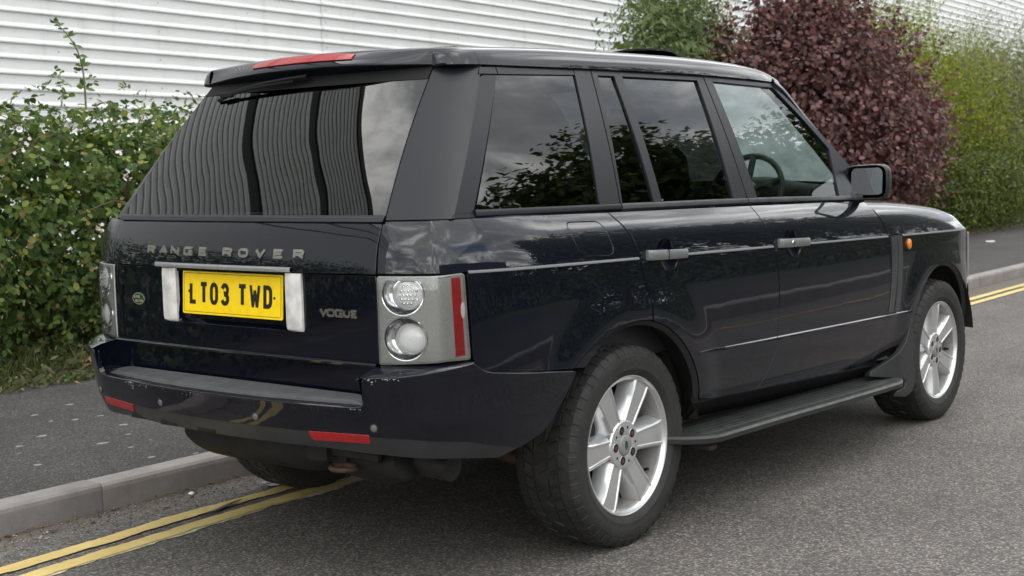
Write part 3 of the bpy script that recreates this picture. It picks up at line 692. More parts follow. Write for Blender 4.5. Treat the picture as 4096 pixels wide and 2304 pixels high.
    # darker heart of older leaves so the crown is not see-through
    if inner:
        B2 = B.copy(); B2[:, 3:] *= 0.72; P2, N2 = blobs_sample([tuple(b_) for b_ in B2], int(n*inner), 0.3, .1, seed+5)
        kk = len(P2); nr2 = unit(g.normal(size=(kk, 3))); ax2 = unit(np.cross(nr2, g.normal(size=(kk, 3))))
        V, Q = leaves(P2-base, ax2, nr2, np.full(kk, size*1.7), np.full(kk, size*1.7*max(wr, .5)), False)
        tag(fastmesh('inner_foliage', V, quads=Q, m=m, parent=root), kind='stuff')
    for i in range(stems):
        a = 2*math.pi*i/max(1, stems)+random.random(); b_ = B[random.randrange(len(B))]-np.array([*base, 0, 0, 0])
        sx, sy = random.uniform(-.15, .15)*b_[3]+b_[0]*.6, random.uniform(-.15, .15)*b_[4]+b_[1]*.6
        mb = MB(); top = Vector((b_[0]+math.cos(a)*b_[3]*.6, b_[1]+math.sin(a)*b_[4]*.6, b_[2]+b_[5]*.4*stem_h)); p0 = Vector((sx, sy, 0))
        mid = p0.lerp(top, .5)+Vector((random.uniform(-.08, .08), random.uniform(-.08, .08), .12))
        mb.tube(catmull([p0, mid, top], 5), [0.03*(1-.07*q) for q in range(11)], 6); mb.build('stem', m_bark, root)
    return root

# bramble thicket along the back of the pavement
br = []
gg = np.random.default_rng(5)
for s in np.arange(-9.0, 8.0, 0.42):
    x, y, _ = st(s, 3.55+gg.uniform(-.12, .12)); h = 1.91+gg.uniform(-.12, .12)
    br.append((x, y, h*.52, .62, .72+gg.uniform(-.06, .10), h*.50))
    x, y, _ = st(s+.2, 4.2); br.append((x, y, h*.5, .6, .7, h*.505+gg.uniform(-.05, .06)))
bvis = [b_ for b_ in br if -0.6 < b_[0] < 4.2]; bl = [b_ for b_ in br if b_[0] <= -0.6]; brr = [b_ for b_ in br if b_[0] >= 4.2]
bramble = bush('bramble_thicket', 'dense green bramble thicket with white blossom behind the back of the dark car', 'bramble', bvis, 12500, 0.058, 0.68, m_bramble, 3, 0.15, 0.16, True, 300, up=0.5, rand=1.2, inner=0.7, stems=6, tri=True, shoots=(14, .2))
bush('bramble_thicket', 'bramble thicket carrying on along the pavement out of view', 'bramble', bl, 7000, 0.085, 0.8, m_bramble, 4, 0.14, 0.1, False, up=0.5, inner=0.4, stems=4)
bush('bramble_thicket', 'lower bramble growth hidden behind the car between the thicket and the shrubs', 'bramble', brr, 4000, 0.085, 0.8, m_bramble, 6, 0.14, 0.1, False, up=0.5, inner=0.4, stems=4)
bbase = Vector(bramble.location)
# blossom clusters, canes and the tall sprig
P, N = blobs_sample(bvis, 900, 0.03, 0.14, 11)
sel = (P[:, 1]-1.19 < 4.3) & (N[:, 1] < 0.35) & (P[:, 2] > .6); P = P[sel]; N = N[sel]
def petal_mesh(nf, spread, r_, seed):
    g = random.Random(seed); mb = MB()
    for q in range(nf):
        c = Vector((g.uniform(-1, 1)*spread, g.uniform(-1, 1)*spread, g.uniform(-.4, .4)*spread)); rot = Matrix.Rotation(g.uniform(-.7, .7), 3, 'X') @ Matrix.Rotation(g.uniform(-.7, .7), 3, 'Y')
        for k in range(5):
            a = 2*math.pi*k/5; u = Vector((math.cos(a), math.sin(a), 0)); w = Vector((-u.y, u.x, 0))
            mb.add([c+rot @ p for p in (Vector((0, 0, 0)), u*r_*.55+w*r_*.45+Vector((0, 0, .15*r_)), u*r_+Vector((0, 0, .1*r_)), u*r_*.55-w*r_*.45+Vector((0, 0, .15*r_)))], [(0, 3, 2, 1)])
    me = bpy.data.meshes.new('blossom'); me.from_pydata(mb.V, [], mb.F); me.materials.append(m_petal); return me
pms = [petal_mesh(n, s_, .014, i) for i, (n, s_) in enumerate(((3, .022), (5, .035), (6, .05), (2, .015)))]
for i in range(min(42, len(P))):
    o = bpy.data.objects.new('blossom', pms[i % 4]); link(o, bramble); z = Vector(unit(N[i]*.7+np.array([-.35, -.35, .25])+rng.normal(0, .25, 3)))
    o.rotation_euler = z.to_track_quat('Z', 'Y').to_euler(); o.location = Vector(P[i])+z*0.03-bbase
bw = MB(); bw.lathe([(0.004, 0), (.012, .03), (.019, .040), (.022, .041)], 6, 'z')
bwm = None
for (x, y, z) in [(2.08, 4.25, 1.76), (2.02, 4.1, 1.52), (2.10, 4.15, 1.50), (.72, 4.2, 1.70)]:
    if bwm is None: o = bw.build('bindweed_flower', m_bindweed, bramble); bwm = o.data
    else: o = link(bpy.data.objects.new('bindweed_flower', bwm), bramble)
    o.location = Vector((x, y, z))-bbase; o.rotation_euler = (R(70)+random.uniform(-.4, .4), random.uniform(-.4, .4), R(-35)+random.uniform(-.4, .4))
pm2 = pms[1].copy(); pm2.materials.clear(); pm2.materials.append(m_oldblossom)
for i in range(24):
    j = rng.integers(len(P)); o = bpy.data.objects.new('faded_blossom', pm2); link(o, bramble); z = Vector(unit(N[j]*.7+np.array([-.35, -.35, .25])+rng.normal(0, .3, 3)))
    o.rotation_euler = z.to_track_quat('Z', 'Y').to_euler(); o.scale = (.8,)*3; o.location = Vector(P[j])+z*.03-bbase
for i in range(44):
    j = rng.integers(len(P)); p = Vector(P[j])-bbase; d = Vector((random.uniform(-.5, .5), -random.uniform(0, .12), random.uniform(.0, .38)))
    mb = MB(); mb.tube(catmull([p-d*.7-Vector((0, -.1, .1)), p, p+d*.5+Vector((0, 0, .02)), p+d*.9-Vector((0, 0, .06))], 4), [.0035]*12+[.002], 5); mb.build('cane', m_cane, bramble)
mb = MB(); sp = catmull([Vector(q)-bbase for q in ((1.45, 4.55, 1.85), (1.44, 4.55, 2.12), (1.40, 4.55, 2.26), (1.31, 4.55, 2.38), (1.24, 4.56, 2.44))], 6)
mb.tube(sp, [.007-.0002*i for i in range(len(sp))], 6); mb.build('sprig', m_greenstem, bramble)
lp_, la_, lnn, ll_ = [], [], [], []
for q, i in enumerate([3, 7, 10, 13, 16, 19, 21, 23, 24, 24]):
    for d in (-1, 1, 0):
        p = np.array(sp[min(i, len(sp)-1)]); lp_.append(p); la_.append((d*.8+random.uniform(-.3, .3), -.25, .35*random.uniform(-.6, 1.2))); lnn.append((random.uniform(-.3, .3), -.6, .7)); ll_.append(.085-.002*i)
for q in range(len(lp_)):
    V, Q = leaves(np.array([lp_[q]]), np.array([la_[q]]), np.array([lnn[q]]), np.array([ll_[q]]), np.array([ll_[q]*.6])); fastmesh('sprig_leaf', V, quads=Q, m=m_bramble, parent=bramble)

# shrubs further along
bush('shrub', 'mid green feathery shrub showing above the car roof against the white wall', 'shrub', [(10.5, 5.6, 1.7, .95, .95, 1.75), (10.1, 5.5, 2.7, .75, .75, .75), (10.9, 5.7, 2.9, .8, .8, .85), (10.5, 5.6, 3.35, .6, .6, .55), (11.4, 5.9, 2.5, .8, .8, .9)], 9000, 0.10, 0.30, m_midgreen, 21, 0.32, 0.30, False, inner=0.12, up=0.1, rand=1.0, droop=.4, shoots=(70, .6))
bush('purple_bush', 'large dark purple leaved bush standing beyond the bonnet of the car', 'bush', [(13.3, 5.05, 1.55, 1.65, 1.6, 1.65), (13.4, 5.05, 2.55, 1.25, 1.3, 1.1), (12.3, 5.15, 2.0, 1.0, 1.0, 1.15), (14.6, 4.8, 1.7, 1.1, 1.15, 1.1), (13.4, 4.4, 1.2, 1.4, 1.0, 1.0), (12.9, 5.1, 3.0, .75, .7, .7), (14.3, 5.0, 2.5, .8, .8, .85), (15.4, 4.7, 1.6, .75, .7, .75), (15.0, 4.8, 2.35, .5, .5, .5), (11.9, 5.1, 2.6, .5, .5, .55), (13.8, 4.9, 3.2, .45, .45, .5), (12.3, 5.1, 3.15, .35, .35, .45), (15.0, 4.9, 2.75, .35, .35, .4), (16.0, 4.6, 1.9, .4, .4, .45), (11.2, 5.2, 2.2, .6, .6, .75), (10.9, 5.2, 2.75, .35, .35, .4), (13.1, 5.0, 3.55, .3, .3, .35)], 23000, 0.070, 0.85, m_purple, 31, 0.22, 0.34, True, 300, inner=0.45, up=0.3, rand=1.0, stems=7, shoots=(150, .55))
bush('yellow_green_bush', 'tall yellow green bush growing behind the purple bush', 'bush', [(17.0, 5.9, 2.0, 1.5, 1.4, 2.0), (18.6, 5.6, 1.9, 1.5, 1.4, 1.9), (15.4, 6.2, 2.5, 1.3, 1.2, 1.6), (17.6, 5.8, 3.0, 1.3, 1.1, .95), (20.0, 5.6, 1.8, 1.4, 1.3, 1.7), (16.2, 6.0, 3.3, .9, .9, .75)], 32000, 0.055, 0.38, m_yellowgreen, 41, 0.22, 0.22, False, inner=0.35, up=0.5, shoots=(160, .6), mlist=[(m_yellowgreen, .86), (m_darkgreen, .14)])
bush('clipped_bush', 'dark green bush with dense small leaves at the back of the far pavement', 'bush', [(16.8, 5.0, .8, 1.5, 1.15, .95), (18.6, 5.0, .85, 1.6, 1.2, 1.0), (20.4, 5.1, .8, 1.5, 1.15, .95)], 18000, 0.055, 0.45, m_darkgreen, 42, 0.16, 0.18, False, inner=0.4, up=0.5, mlist=[(m_darkgreen, .8), (m_yellowgreen, .2)])
bush('willow_bush', 'pale grey green willowy bush at the right edge of the photo', 'bush', [(21.4, 6.0, 2.0, 1.6, 1.5, 1.9), (23.0, 5.9, 2.4, 1.6, 1.5, 1.6)], 20000, 0.075, 0.22, m_greygreen, 43, 0.25, 0.2, False, inner=0.35, up=0.2, droop=.5, shoots=(90, .5))
bush('yellow_green_bush', 'yellow green bush further along behind the willowy bush', 'bush', [(24.5, 5.7, 1.6, 1.9, 1.5, 1.7), (26.8, 5.9, 1.8, 2.0, 1.6, 1.8)], 16000, 0.065, 0.4, m_yellowgreen, 44, 0.2, 0.2, False, inner=0.35, up=0.4, shoots=(90, .5), mlist=[(m_yellowgreen, .65), (m_darkgreen, .35)])
bush('hedge_bush', 'furthest bush of the planting beside the white wall', 'bush', [(30, 6.2, 1.7, 2.6, 1.7, 1.8), (34, 6.6, 1.7, 2.8, 1.7, 1.8), (38.5, 6.8, 1.7, 2.8, 1.7, 1.8)], 9000, 0.11, 0.5, m_darkgreen, 45, 0.2, 0.2, False, inner=0.35, mlist=[(m_darkgreen, .6), (m_yellowgreen, .4)])

# weeds and leaf litter where the tarmac meets the planting
g = np.random.default_rng(91)
k = 5200; s = g.uniform(-2.5, 7, k); t = 2.52+np.abs(g.normal(0, .42, k)); P = np.array([st(a, b_, .10) for a, b_ in zip(s, t)])
h = g.uniform(.04, .22, k)*np.clip((t-2.35)*1.8, .25, 1.6); P[:, 2] += h*g.uniform(.1, .8, k)
ax = unit(np.stack([g.normal(0, .8, k), g.normal(0, .8, k)-.3, np.abs(g.normal(.5, .5, k))], 1)); nr = unit(g.normal(size=(k, 3))+np.array([0, -.4, .8]))
V, Q = leaves(P, ax, nr, g.uniform(.03, .10, k), g.uniform(.012, .035, k), False)
tag(fastmesh('weeds', V, quads=Q, m=m_weed), 'low green weeds sprouting along the back of the pavement', 'weeds', kind='stuff')
k = 2600; s = g.uniform(-2.5, 22, k); t = 2.50+np.abs(g.normal(0, .22, k)); P = np.array([st(a, b_, .118) for a, b_ in zip(s, t)]); P[:, 2] += np.abs(g.normal(0, .012, k))
V, Q = leaves(P, unit(g.normal(size=(k, 3))*[1, 1, .15]), unit(g.normal(size=(k, 3))*.35+[0, 0, 1]), g.uniform(.015, .05, k), g.uniform(.008, .03, k), False)
tag(fastmesh('leaf_litter', V, quads=Q, m=m_dead), 'brown leaf litter along the back edge of the pavement', 'litter', kind='stuff')
# grass tuft at the left edge
k = 700; s = g.normal(.65, .5, k); t = 2.95+np.abs(g.normal(0, .25, k)); P = np.array([st(a, b_, .12) for a, b_ in zip(s, t)])
ax = unit(np.stack([g.normal(0, .35, k), g.normal(-.1, .35, k), np.ones(k)], 1)); V, Q = leaves(P, ax, unit(g.normal(size=(k, 3))), g.uniform(.06, .22, k), g.uniform(.006, .012, k), False)
tag(fastmesh('grass', V, quads=Q, m=m_weed), 'tuft of long grass at the foot of the bramble thicket', 'grass', kind='stuff')

# gravel and grit in the gutter
k = 2600; s = np.concatenate([g.uniform(-2.6, 1.2, 2200), g.uniform(1.2, 8, 400)]); t = -np.abs(g.normal(0, .16, k))-.01
sz = g.uniform(.002, .0065, k)*np.where(g.random(k) < .04, 2.2, 1)
O = np.array([(1, 0, 0), (-1, 0, 0), (0, 1, 0), (0, -1, 0), (0, 0, .7), (0, 0, -.7)]); Fo = np.array([(0, 2, 4), (2, 1, 4), (1, 3, 4), (3, 0, 4), (2, 0, 5), (1, 2, 5), (3, 1, 5), (0, 3, 5)])
P = np.array([st(a, b_, 0) for a, b_ in zip(s, t)]); P[:, 2] = sz*.45
V = (P[:, None]+O[None]*sz[:, None, None]*g.uniform(.55, 1.3, (k, 6, 1))).reshape(-1, 3); F = (Fo[None]+(np.arange(k)*6)[:, None, None]).reshape(-1, 3)
m_grit = leafmat('gutter_grit', [(0, (0.06, 0.055, 0.05)), (0.4, (0.13, 0.125, 0.12)), (0.8, (0.22, 0.20, 0.18)), (1, (0.42, 0.40, 0.37))], 0.0, 0.85)
tag(fastmesh('gravel', V, tris=F, m=m_grit), 'loose grit and small stones lying in the gutter by the kerb', 'gravel', kind='stuff')
k = 500; s = g.uniform(-2.6, 3, k); t = -np.abs(g.normal(0, .035, k))-.006; P = np.array([st(a, b_, .006) for a, b_ in zip(s, t)])
V, Q = leaves(P, unit(g.normal(size=(k, 3))*[1, 1, .25]), unit(g.normal(size=(k, 3))*.5+[0, 0, 1]), g.uniform(.008, .03, k), g.uniform(.004, .012, k), False)
tag(fastmesh('gutter_debris', V, quads=Q, m=m_dead), 'rust brown plant debris gathered at the foot of the kerb', 'debris', kind='stuff')

# single things lying about
def crumple(name, c, r_, m, label, cat, flat=.5, seed=1, n=22):
    gq = random.Random(seed); V = []; F = []
    for i in range(5):
        for j in range(7):
            a = 2*math.pi*j/7; q = math.sin(math.pi*(i+.35)/4.7); V.append((c[0]+r_*q*math.cos(a)*gq.uniform(.6, 1.3), c[1]+r_*q*math.sin(a)*gq.uniform(.6, 1.3), c[2]+r_*flat*(1-math.cos(math.pi*(i+.35)/4.7))*.5*gq.uniform(.7, 1.2)))
    for i in range(4):
        for j in range(7): F.append((i*7+j, i*7+(j+1) % 7, (i+1)*7+(j+1) % 7, (i+1)*7+j))
    o = obj(name, V, F, m, None, smooth=False); return tag(o, label, cat)
def dryleaf(c, L_, rz, m, label, group=None):
    V = []; F = []
    for i in range(7):
        u = i/6; w = L_*.36*math.sin(math.pi*min(1, u*.93+.05))**.8
        for j in (-1, -.5, 0, .5, 1):
            V.append((L_*(u-.5), w*j+.05*L_*math.sin(5*u)*abs(j), L_*(.10+.16*abs(j)**1.4+.12*(u-.5)**2*3+.03*math.sin(9*u+3*j))))
    for i in range(6):
        for j in range(4): F.append((i*5+j, (i+1)*5+j, (i+1)*5+j+1, i*5+j+1))
    o = obj('fallen_leaf', V, F, m, None); o.location = c; o.rotation_euler = (random.uniform(-.2, .2), random.uniform(-.2, .2), rz); return tag(o, label, 'leaf', group)
m_orange = simple('orange_dead_leaf', (0.42, 0.19, 0.08), 0.7, var=0.25, vscale=30); m_tan = simple('tan_dead_leaf', (0.36, 0.25, 0.15), 0.75, var=0.25, vscale=30)
dryleaf((1.10, 4.30, .115), .17, .4, m_orange, 'curled orange dead leaf at the foot of the bramble beside the bumper')
dryleaf((1.24, 4.36, .115), .13, 1.3, m_tan, 'curled tan dead leaf lying right beside the orange one')
mb = MB(); pth = catmull([(-.66, .738, .010), (-.56, .748, .008), (-.47, .772, .012), (-.385, .797, .011)], 5)
V = []; F = []
for i, q in enumerate(pth):
    w = .011*math.sin(math.pi*(i+.6)/(len(pth)+.4)); V += [(q[0], q[1]-w, q[2]), (q[0], q[1]+w, q[2]), (q[0], q[1]+w, q[2]+.002), (q[0], q[1]-w, q[2]+.002)]
    if i: a = 4*i-4; b_ = 4*i; F += [(a+j, a+(j+1) % 4, b_+(j+1) % 4, b_+j) for j in range(4)]
tag(obj('rubber_strip', V, F, m_plate_black, None, smooth=False), 'thin black strip of rubber lying between the yellow lines', 'strip')
m_litter = simple('white_litter', (0.70, 0.70, 0.68), 0.5); m_film = simple('clear_plastic_film', (0.45, 0.47, 0.47), 0.12, coat=1.0)
crumple('paper_scrap', (-.423, 1.085, .001), .014, m_litter, 'tiny white scrap of paper in the gutter near the kerb', 'litter', .8, 2)
crumple('plastic_cup', (-.10, .905, .001), .055, m_film, 'crushed clear plastic lying against the rear nearside tyre', 'litter', .6, 3)
crumple('pebble', (-.632, .986, .001), .016, m_grit, 'largest pale pebble in the gutter halfway to the kerb', 'pebble', .8, 4)
crumple('pebble', (-1.128, 1.039, .001), .013, m_grit, 'pale pebble near the kerb at the left edge of the photo', 'pebble', .8, 5)
crumple('paper_scrap', (15.4, 3.35, .113), .09, m_litter, 'white scrap of litter under the dark green bush on the far pavement', 'litter', .3, 6)

# far side of the road (seen in the car's paint and glass)
hb = []
for s in np.arange(-9, 46, 1.1):
    x, y, _ = st(s, -9.1); hb.append((x, y, .55, .85, .55, .62))
bush('clipped_hedge', 'low clipped hedge across the road mirrored in the car doors', 'hedge', hb, 15000, 0.10, 0.6, m_darkgreen, 51, 0.14, 0.06, False, inner=.3, stems=0)
tr_spots = [(12.6, -10.2, 8.2, 2.6), (17.0, -9.9, 9.6, 3.0), (21.4, -10.3, 10.6, 3.2), (26.5, -10.4, 11.2, 3.5), (32.5, -11.0, 12, 4.0), (41, -12.0, 12.5, 4.5)]
for i, (x, y, h, r_) in enumerate(tr_spots):
    gq = np.random.default_rng(60+i); bl_ = [(x, y, h*.6, r_*.85, r_*.85, h*.34)]
    for q in range(9):
        a = gq.uniform(0, 6.28); bl_.append((x+math.cos(a)*r_*.55, y+math.sin(a)*r_*.55, h*gq.uniform(.35, .85), r_*.42, r_*.42, h*.15))
    root = bush('street_tree', ['first', 'second', 'third', 'fourth', 'fifth', 'sixth'][i]+' leafy tree from the camera behind the clipped hedge across the road', 'tree', bl_, 6500, 0.24, 0.55, m_treeleaf, 70+i, .25, .25, False, inner=.25, stems=3, group='trees across the road', base=(x, y, 0.1))
    mb = MB(); mb.tube([(0, 0, 0), (.05, .02, h*.2), (.02, 0, h*.45), (0, .05, h*.7)], [.19, .16, .12, .05], 9); mb.build('trunk', m_bark, root)
fwl = [(150+g.uniform(-8, 8), y, 3.2, 5, 3.5, g.uniform(3.5, 5.5)) for y in np.arange(-70, 75, 5)]
fwv, fwn = blobs_sample(fwl, 9000, .16, .2, 61)
V, Q = leaves(fwv, unit(g.normal(size=(9000, 3))), unit(fwn+g.normal(0, .5, (9000, 3))), g.uniform(.9, 1.8, 9000), g.uniform(.6, 1.2, 9000), False)
tag(fastmesh('far_wood', V, quads=Q, m=m_treeleaf), 'distant wood closing off the far end of the road', 'wood', kind='stuff')
sbl = [(x, -14.2-.02*x, 1.5, 1.9, 1.2, 1.75) for x in np.arange(8.5, 62, 2.3)]
bush('shrub_belt', 'dark belt of shrubs behind the trees across the road', 'shrubs', sbl, 15000, 0.22, 0.6, m_darkgreen, 52, .18, .15, False, inner=.4, stems=0)
m_bluegrey = simple('blue_grey_cladding', (0.16, 0.19, 0.24), 0.5, var=.1)
far = empty('far_shed', st(2.0, -22, 0)); far.rotation_euler = (0, 0, ANG); tag(far, 'low grey industrial unit across the road behind the hedge', 'building')
mb = MB(); pr = []
for i in range(0, 121):
    s = -12+0.2*i; pr += [(s, 0), (s+.08, 0), (s+.10, .03), (s+.18, .03)]
V = [(s, d, z) for z in (0, 4.6) for s, d in pr]; k = len(pr); F = [(i, i+1, k+i+1, k+i) for i in range(k-1)]
obj('cladding', V, F, m_bluegrey, far, smooth=False)
mb = MB(); mb.box((0, -8, 2.28), (24, 15.8, 4.5)); mb.box((0, -.05, 4.72), (24.4, .5, .22)); mb.build('unit_body', m_roofsheet, far, smooth=False)

# ================================================================== THE CAR
car = empty('parked_car', (1.2, 0, 0)); tag(car, 'dark navy blue off-road estate car parked on double yellow lines beside the kerb', 'car')
root = empty('root_tmp')      # parts are modelled in car space; they are re-parented to the car at the end
CARPARTS = root
RK = 0.0195                   # the car sits nose-down by about one degree

# ---- body surface: plan curve (tail round to flank) and a vertical profile
side_y = interp([(-.8, .966), (-.45, .9735), (0, .977), (.5, .979), (1, .980), (1.5, .979), (2, .976), (2.4, .970), (2.8, .960), (3.1, .944), (3.3, .915), (3.40, .875), (3.46, .83)])
XT = -.45
tail_pts = [(-1.065, 0), (-1.0625, -.17), (-1.0545, -.35), (-1.0415, -.53), (-1.0235, -.690), (-1.0125, -.745), (-.996, -.797), (-.976, -.846), (-.953, -.882), (-.915, -.907), (-.855, -.9285), (-.78, -.947), (-.70, -.959), (-.60, -.9675), (-.52, -.9715), (XT, -.9735)]
tail = np.array(catmull(tail_pts, 14)); seg = np.linalg.norm(np.diff(tail, axis=0), axis=1); arc = np.concatenate([[0], np.cumsum(seg)]); tail_u = XT-(arc[-1]-arc)
U0 = tail_u[0]
def plan(u):
    u = np.asarray(u, float); x = np.where(u > XT, u, np.interp(u, tail_u, tail[:, 0])); y = np.where(u > XT, -side_y(np.maximum(u, XT)), np.interp(u, tail_u, tail[:, 1]))
    return x, y
def u_of_y(y): return float(np.interp(-abs(y), tail[::-1, 1], tail_u[::-1]))
def u_of_x(x): return x if x > XT else float(np.interp(x, tail[:, 0], tail_u))
profS = interp([(.30, .14), (.38, .085), (.42, .058), (.46, .036), (.52, .016), (.60, .005), (.66, .0015), (.75, 0), (.90, 0), (1.0, .002), (1.05, .005), (1.09, .012), (1.13, .0225), (1.17, .040), (1.20, .059), (1.225, .080), (1.26, .118)])
profR = interp([(.30, .1), (.70, .0), (.98, 0), (1.04, .0), (1.08, .003), (1.12, .009), (1.16, .020), (1.19, .033), (1.217, .050), (1.26, .082)])
ARCH = [(-.005, .375, .452), (2.872, .372, .460)]
def flare(x, z):
    f = 0
    for cx, cz, r_ in ARCH:
        d = np.hypot(x-cx, z-cz)-r_; t = np.clip(1-(d-.030)/.165, 0, 1); f = f+.0110*(t*t*(3-2*t))
    return f
def S(u, z):
    u = np.asarray(u, float); z = np.asarray(z, float)
    h = 2e-3; x, y = plan(u); xa, ya = plan(u-h); xb, yb = plan(u+h)
    tx, ty = xb-xa, yb-ya; L_ = np.maximum(np.hypot(tx, ty), 1e-9); nx, ny = ty/L_, -tx/L_
    zb = z+RK*x; w = np.clip(nx*nx, 0, 1)
    ins = profS(zb)*(1-.21*np.clip((-.42-x)/.36, 0, 1))*(1-w)+profR(zb)*w
    ins = ins-flare(x, z)*np.clip((.98-zb)/.1, 0, 1)*np.clip(ny*ny*1.2-.2, 0, 1)
    return np.stack([x-nx*ins, y-ny*ins, z+0*x], -1)
def TG(u, z):
    """tailgate: u runs to the car's right"""
    u = np.asarray(u, float); z = np.asarray(z, float); a = np.abs(u)
    x = np.interp(-a, tail[::-1, 1], tail[::-1, 0]); zb = z+RK*x
    return np.stack([x+profR(zb), -u, z+0*u], -1)
def arcpts(c, r_, a0, a1, n=24): return [(c[0]+r_*math.cos(R(a0+(a1-a0)*i/n)), c[1]+r_*math.sin(R(a0+(a1-a0)*i/n))) for i in range(n+1)]
def TL(u, z):
    u = np.asarray(u, float); p = TG(u, np.asarray(z, float)*0+.95); x = -1.0225+(p[..., 0]+1.0225)*.42; return np.stack([x, p[..., 1], np.asarray(z, float)+0*u], -1)
uT = u_of_y(-.697)
gapR = [(-.062, 1.222), (-.046, 1.20), (-.018, 1.17), (.012, 1.128), (.039, 1.036), (.071, .943), (.091, .873)]
gapM = [(.952, 1.206), (.968, 1.165), (.994, 1.103), (1.024, 1.037), (1.048, .944), (1.060, .858), (1.052, .715), (1.041, .651), (1.003, .551), (.945, .47), (.915, .441)]
gapF = [(2.045, 1.186), (2.085, 1.140), (2.137, 1.072), (2.168, 1.017), (2.186, .898), (2.187, .672), (2.159, .600), (2.097, .493), (2.035, .415)]
def smooth(P, n=5): return catmull(P, n)
cR, rR = ARCH[0][:2], ARCH[0][2]; cF, rF = ARCH[1][:2], ARCH[1][2]
aD = math.degrees(math.atan2(math.sqrt(rR**2-.0975**2), .0975))           # where the door gap meets the arch
seam = [(-.345, .696), (-.50, .712), (-.66, .725), (-.775, .7395)]
P = [(uT, 1.232), (-.80, 1.2345), (-.5, 1.2305)]+smooth(gapR)+arcpts(cR, rR, aD+.3, 180-math.degrees(math.asin((.700-.375)/rR)), 22)
P += seam[1:]+[(u_of_x(a), b_) for a, b_ in ((-.803, .7450), (-.822, .7535), (-.836, .768), (-.8435, .786), (-.850, .93), (-.8575, 1.0655))]
P += [(u_of_y(-.85), 1.0655), (uT, 1.0655)]
flap = roundpoly([(-.346, 1.196), (-.142, 1.190), (-.113, 1.076), (-.315, 1.085)], .035)
G_ = .0040
panel('quarter_panel', P, S, m_paint, root, holes=[flap], step=.022, inset=G_)
panel('fuel_flap', flap, S, m_paint, root, step=.022, inset=.0005, both=False)
lf = flap
panel('fuel_flap', flap, S, m_paint, root, step=.022, inset=.0005, mirror=True)
panel('wing_core', [(uT+.01, 1.19), (2.3, 1.15), (3.3, 1.0), (3.3, .72)]+arcpts(cF, rF+.03, 35, 175, 20)+[(2.40, .45), (.48, .46)]+arcpts(cR, rR+.03, 10, 172, 20)+[(-.50, .55), (-.80, .72), (uT+.03, .76)], S, m_gap, root, step=.06, depth=0, off=-.022)
cup = lambda cx, cz, rx=.064, rz=.056: [(cx+rx*math.copysign(abs(math.cos(2*math.pi*i/26))**.75, math.cos(2*math.pi*i/26)), cz+rz*math.copysign(abs(math.sin(2*math.pi*i/26))**.75, math.sin(2*math.pi*i/26))) for i in range(26)]
cupR, cupF = cup(.2195, 1.0505), cup(1.1975, 1.0355)
# rear door
P = smooth(gapR)+arcpts(cR, rR, aD-.3, 13, 26)+[(.55, .459), (.75, .449)]+smooth(gapM)[::-1]+[(.5, 1.2135)]
panel('rear_door', P, S, m_paint, root, holes=[cupR], step=.022, inset=G_)
P = smooth(gapM)+[(1.4, .420), (1.8, .401)]+smooth(gapF)[::-1]+[(1.5, 1.196)]
panel('front_door', P, S, m_paint, root, holes=[cupF], step=.022, inset=G_)
P = [(2.1695, 1.0125), (2.8, .9975), (3.40, .979), (3.415, .80), (3.40, .62), (3.30, .60)]+arcpts(cF, rF, 32, 167, 30)+[(2.37, .46), (2.30, .40), (2.12, .40)]+smooth(gapF)[::-1][:25]
P = [(2.1695, 1.0125), (2.8, .9975), (3.37, .980), (3.385, .80), (3.37, .66), (3.29, .60)]+arcpts(cF, rF, 30, 169, 30)+[(2.36, .41), (2.2, .40)]+[(2.036, .4145), (2.097, .493), (2.140, .565), (2.159, .600), (2.187, .672), (2.1875, .80), (2.186, .898), (2.176, .975)]
panel('front_wing', P, S, m_paint, root, step=.022, inset=G_)
# handle cups: shallow dark bowls
def bowl(c, name):
    V = []; F = []; rings = 6; n = 26
    for r_ in range(rings+1):
        q = 1-r_/rings; dep = .026*(1-q*q)
        pts = np.array(cup(c[0], c[1], .064*q+1e-4, .056*q+1e-4)); p = S(pts[:, 0], pts[:, 1]); p[:, 1] += dep+.001; V += [tuple(a) for a in p]
    for r_ in range(rings):
        for i in range(n): j = (i+1) % n; F.append((r_*n+i, r_*n+j, (r_+1)*n+j, (r_+1)*n+i))
    obj(name, V, F, m_paint, root); obj(name, flipy(V), [f[::-1] for f in F], m_paint, root)
bowl((.2195, 1.0505), 'handle_recess'); bowl((1.1975, 1.0355), 'handle_recess')
def strip_along(name, u0, u1, zf, h, out, m, n=40, taper=None, both=True, under=.4):
    """narrow ledge lying on the flank: a sloping top face and a short front face"""
    us = np.linspace(u0, u1, n); G = []
    for i, u in enumerate(us):
        z = zf(u); k = taper(i/(n-1)) if taper else 1.0
        zz = np.array([z+h*.5, z+h*.42, z-h*.30, z-h*.5, z-h*.55]); p = S(np.full(5, u), zz)
        o_ = np.array([-.002, .001, out*k, out*k*.9, -.004]); p[:, 1] -= o_; G.append([tuple(a) for a in p])
    mb = MB().grid(G); mb.build(name, m, root, ang=50)
    if both: obj(name, flipy(mb.V), [f[::-1] for f in mb.F], m, root, ang=50)
zs = lambda u: 1.0515-.0192*u-.0003*u*u
for (a, b_) in ((u_of_x(-.853), .028), (.342, 1.018), (1.322, 2.163), (2.335, 3.36)): strip_along('waist_strip', a, b_, zs, .0095, .0050, m_strip)
zl = lambda u: .6665-.0190*u
strip_along('side_moulding', .405, 1.035, zl, .016, .0085, m_paint, taper=lambda t: .12+.88*math.sin(math.pi/2*t))
strip_along('side_moulding', 1.041, 2.172, zl, .016, .0085, m_paint)
strip_along('side_moulding', 2.178, 2.425, zl, .016, .0085, m_paint, taper=lambda t: 1-t*.6)
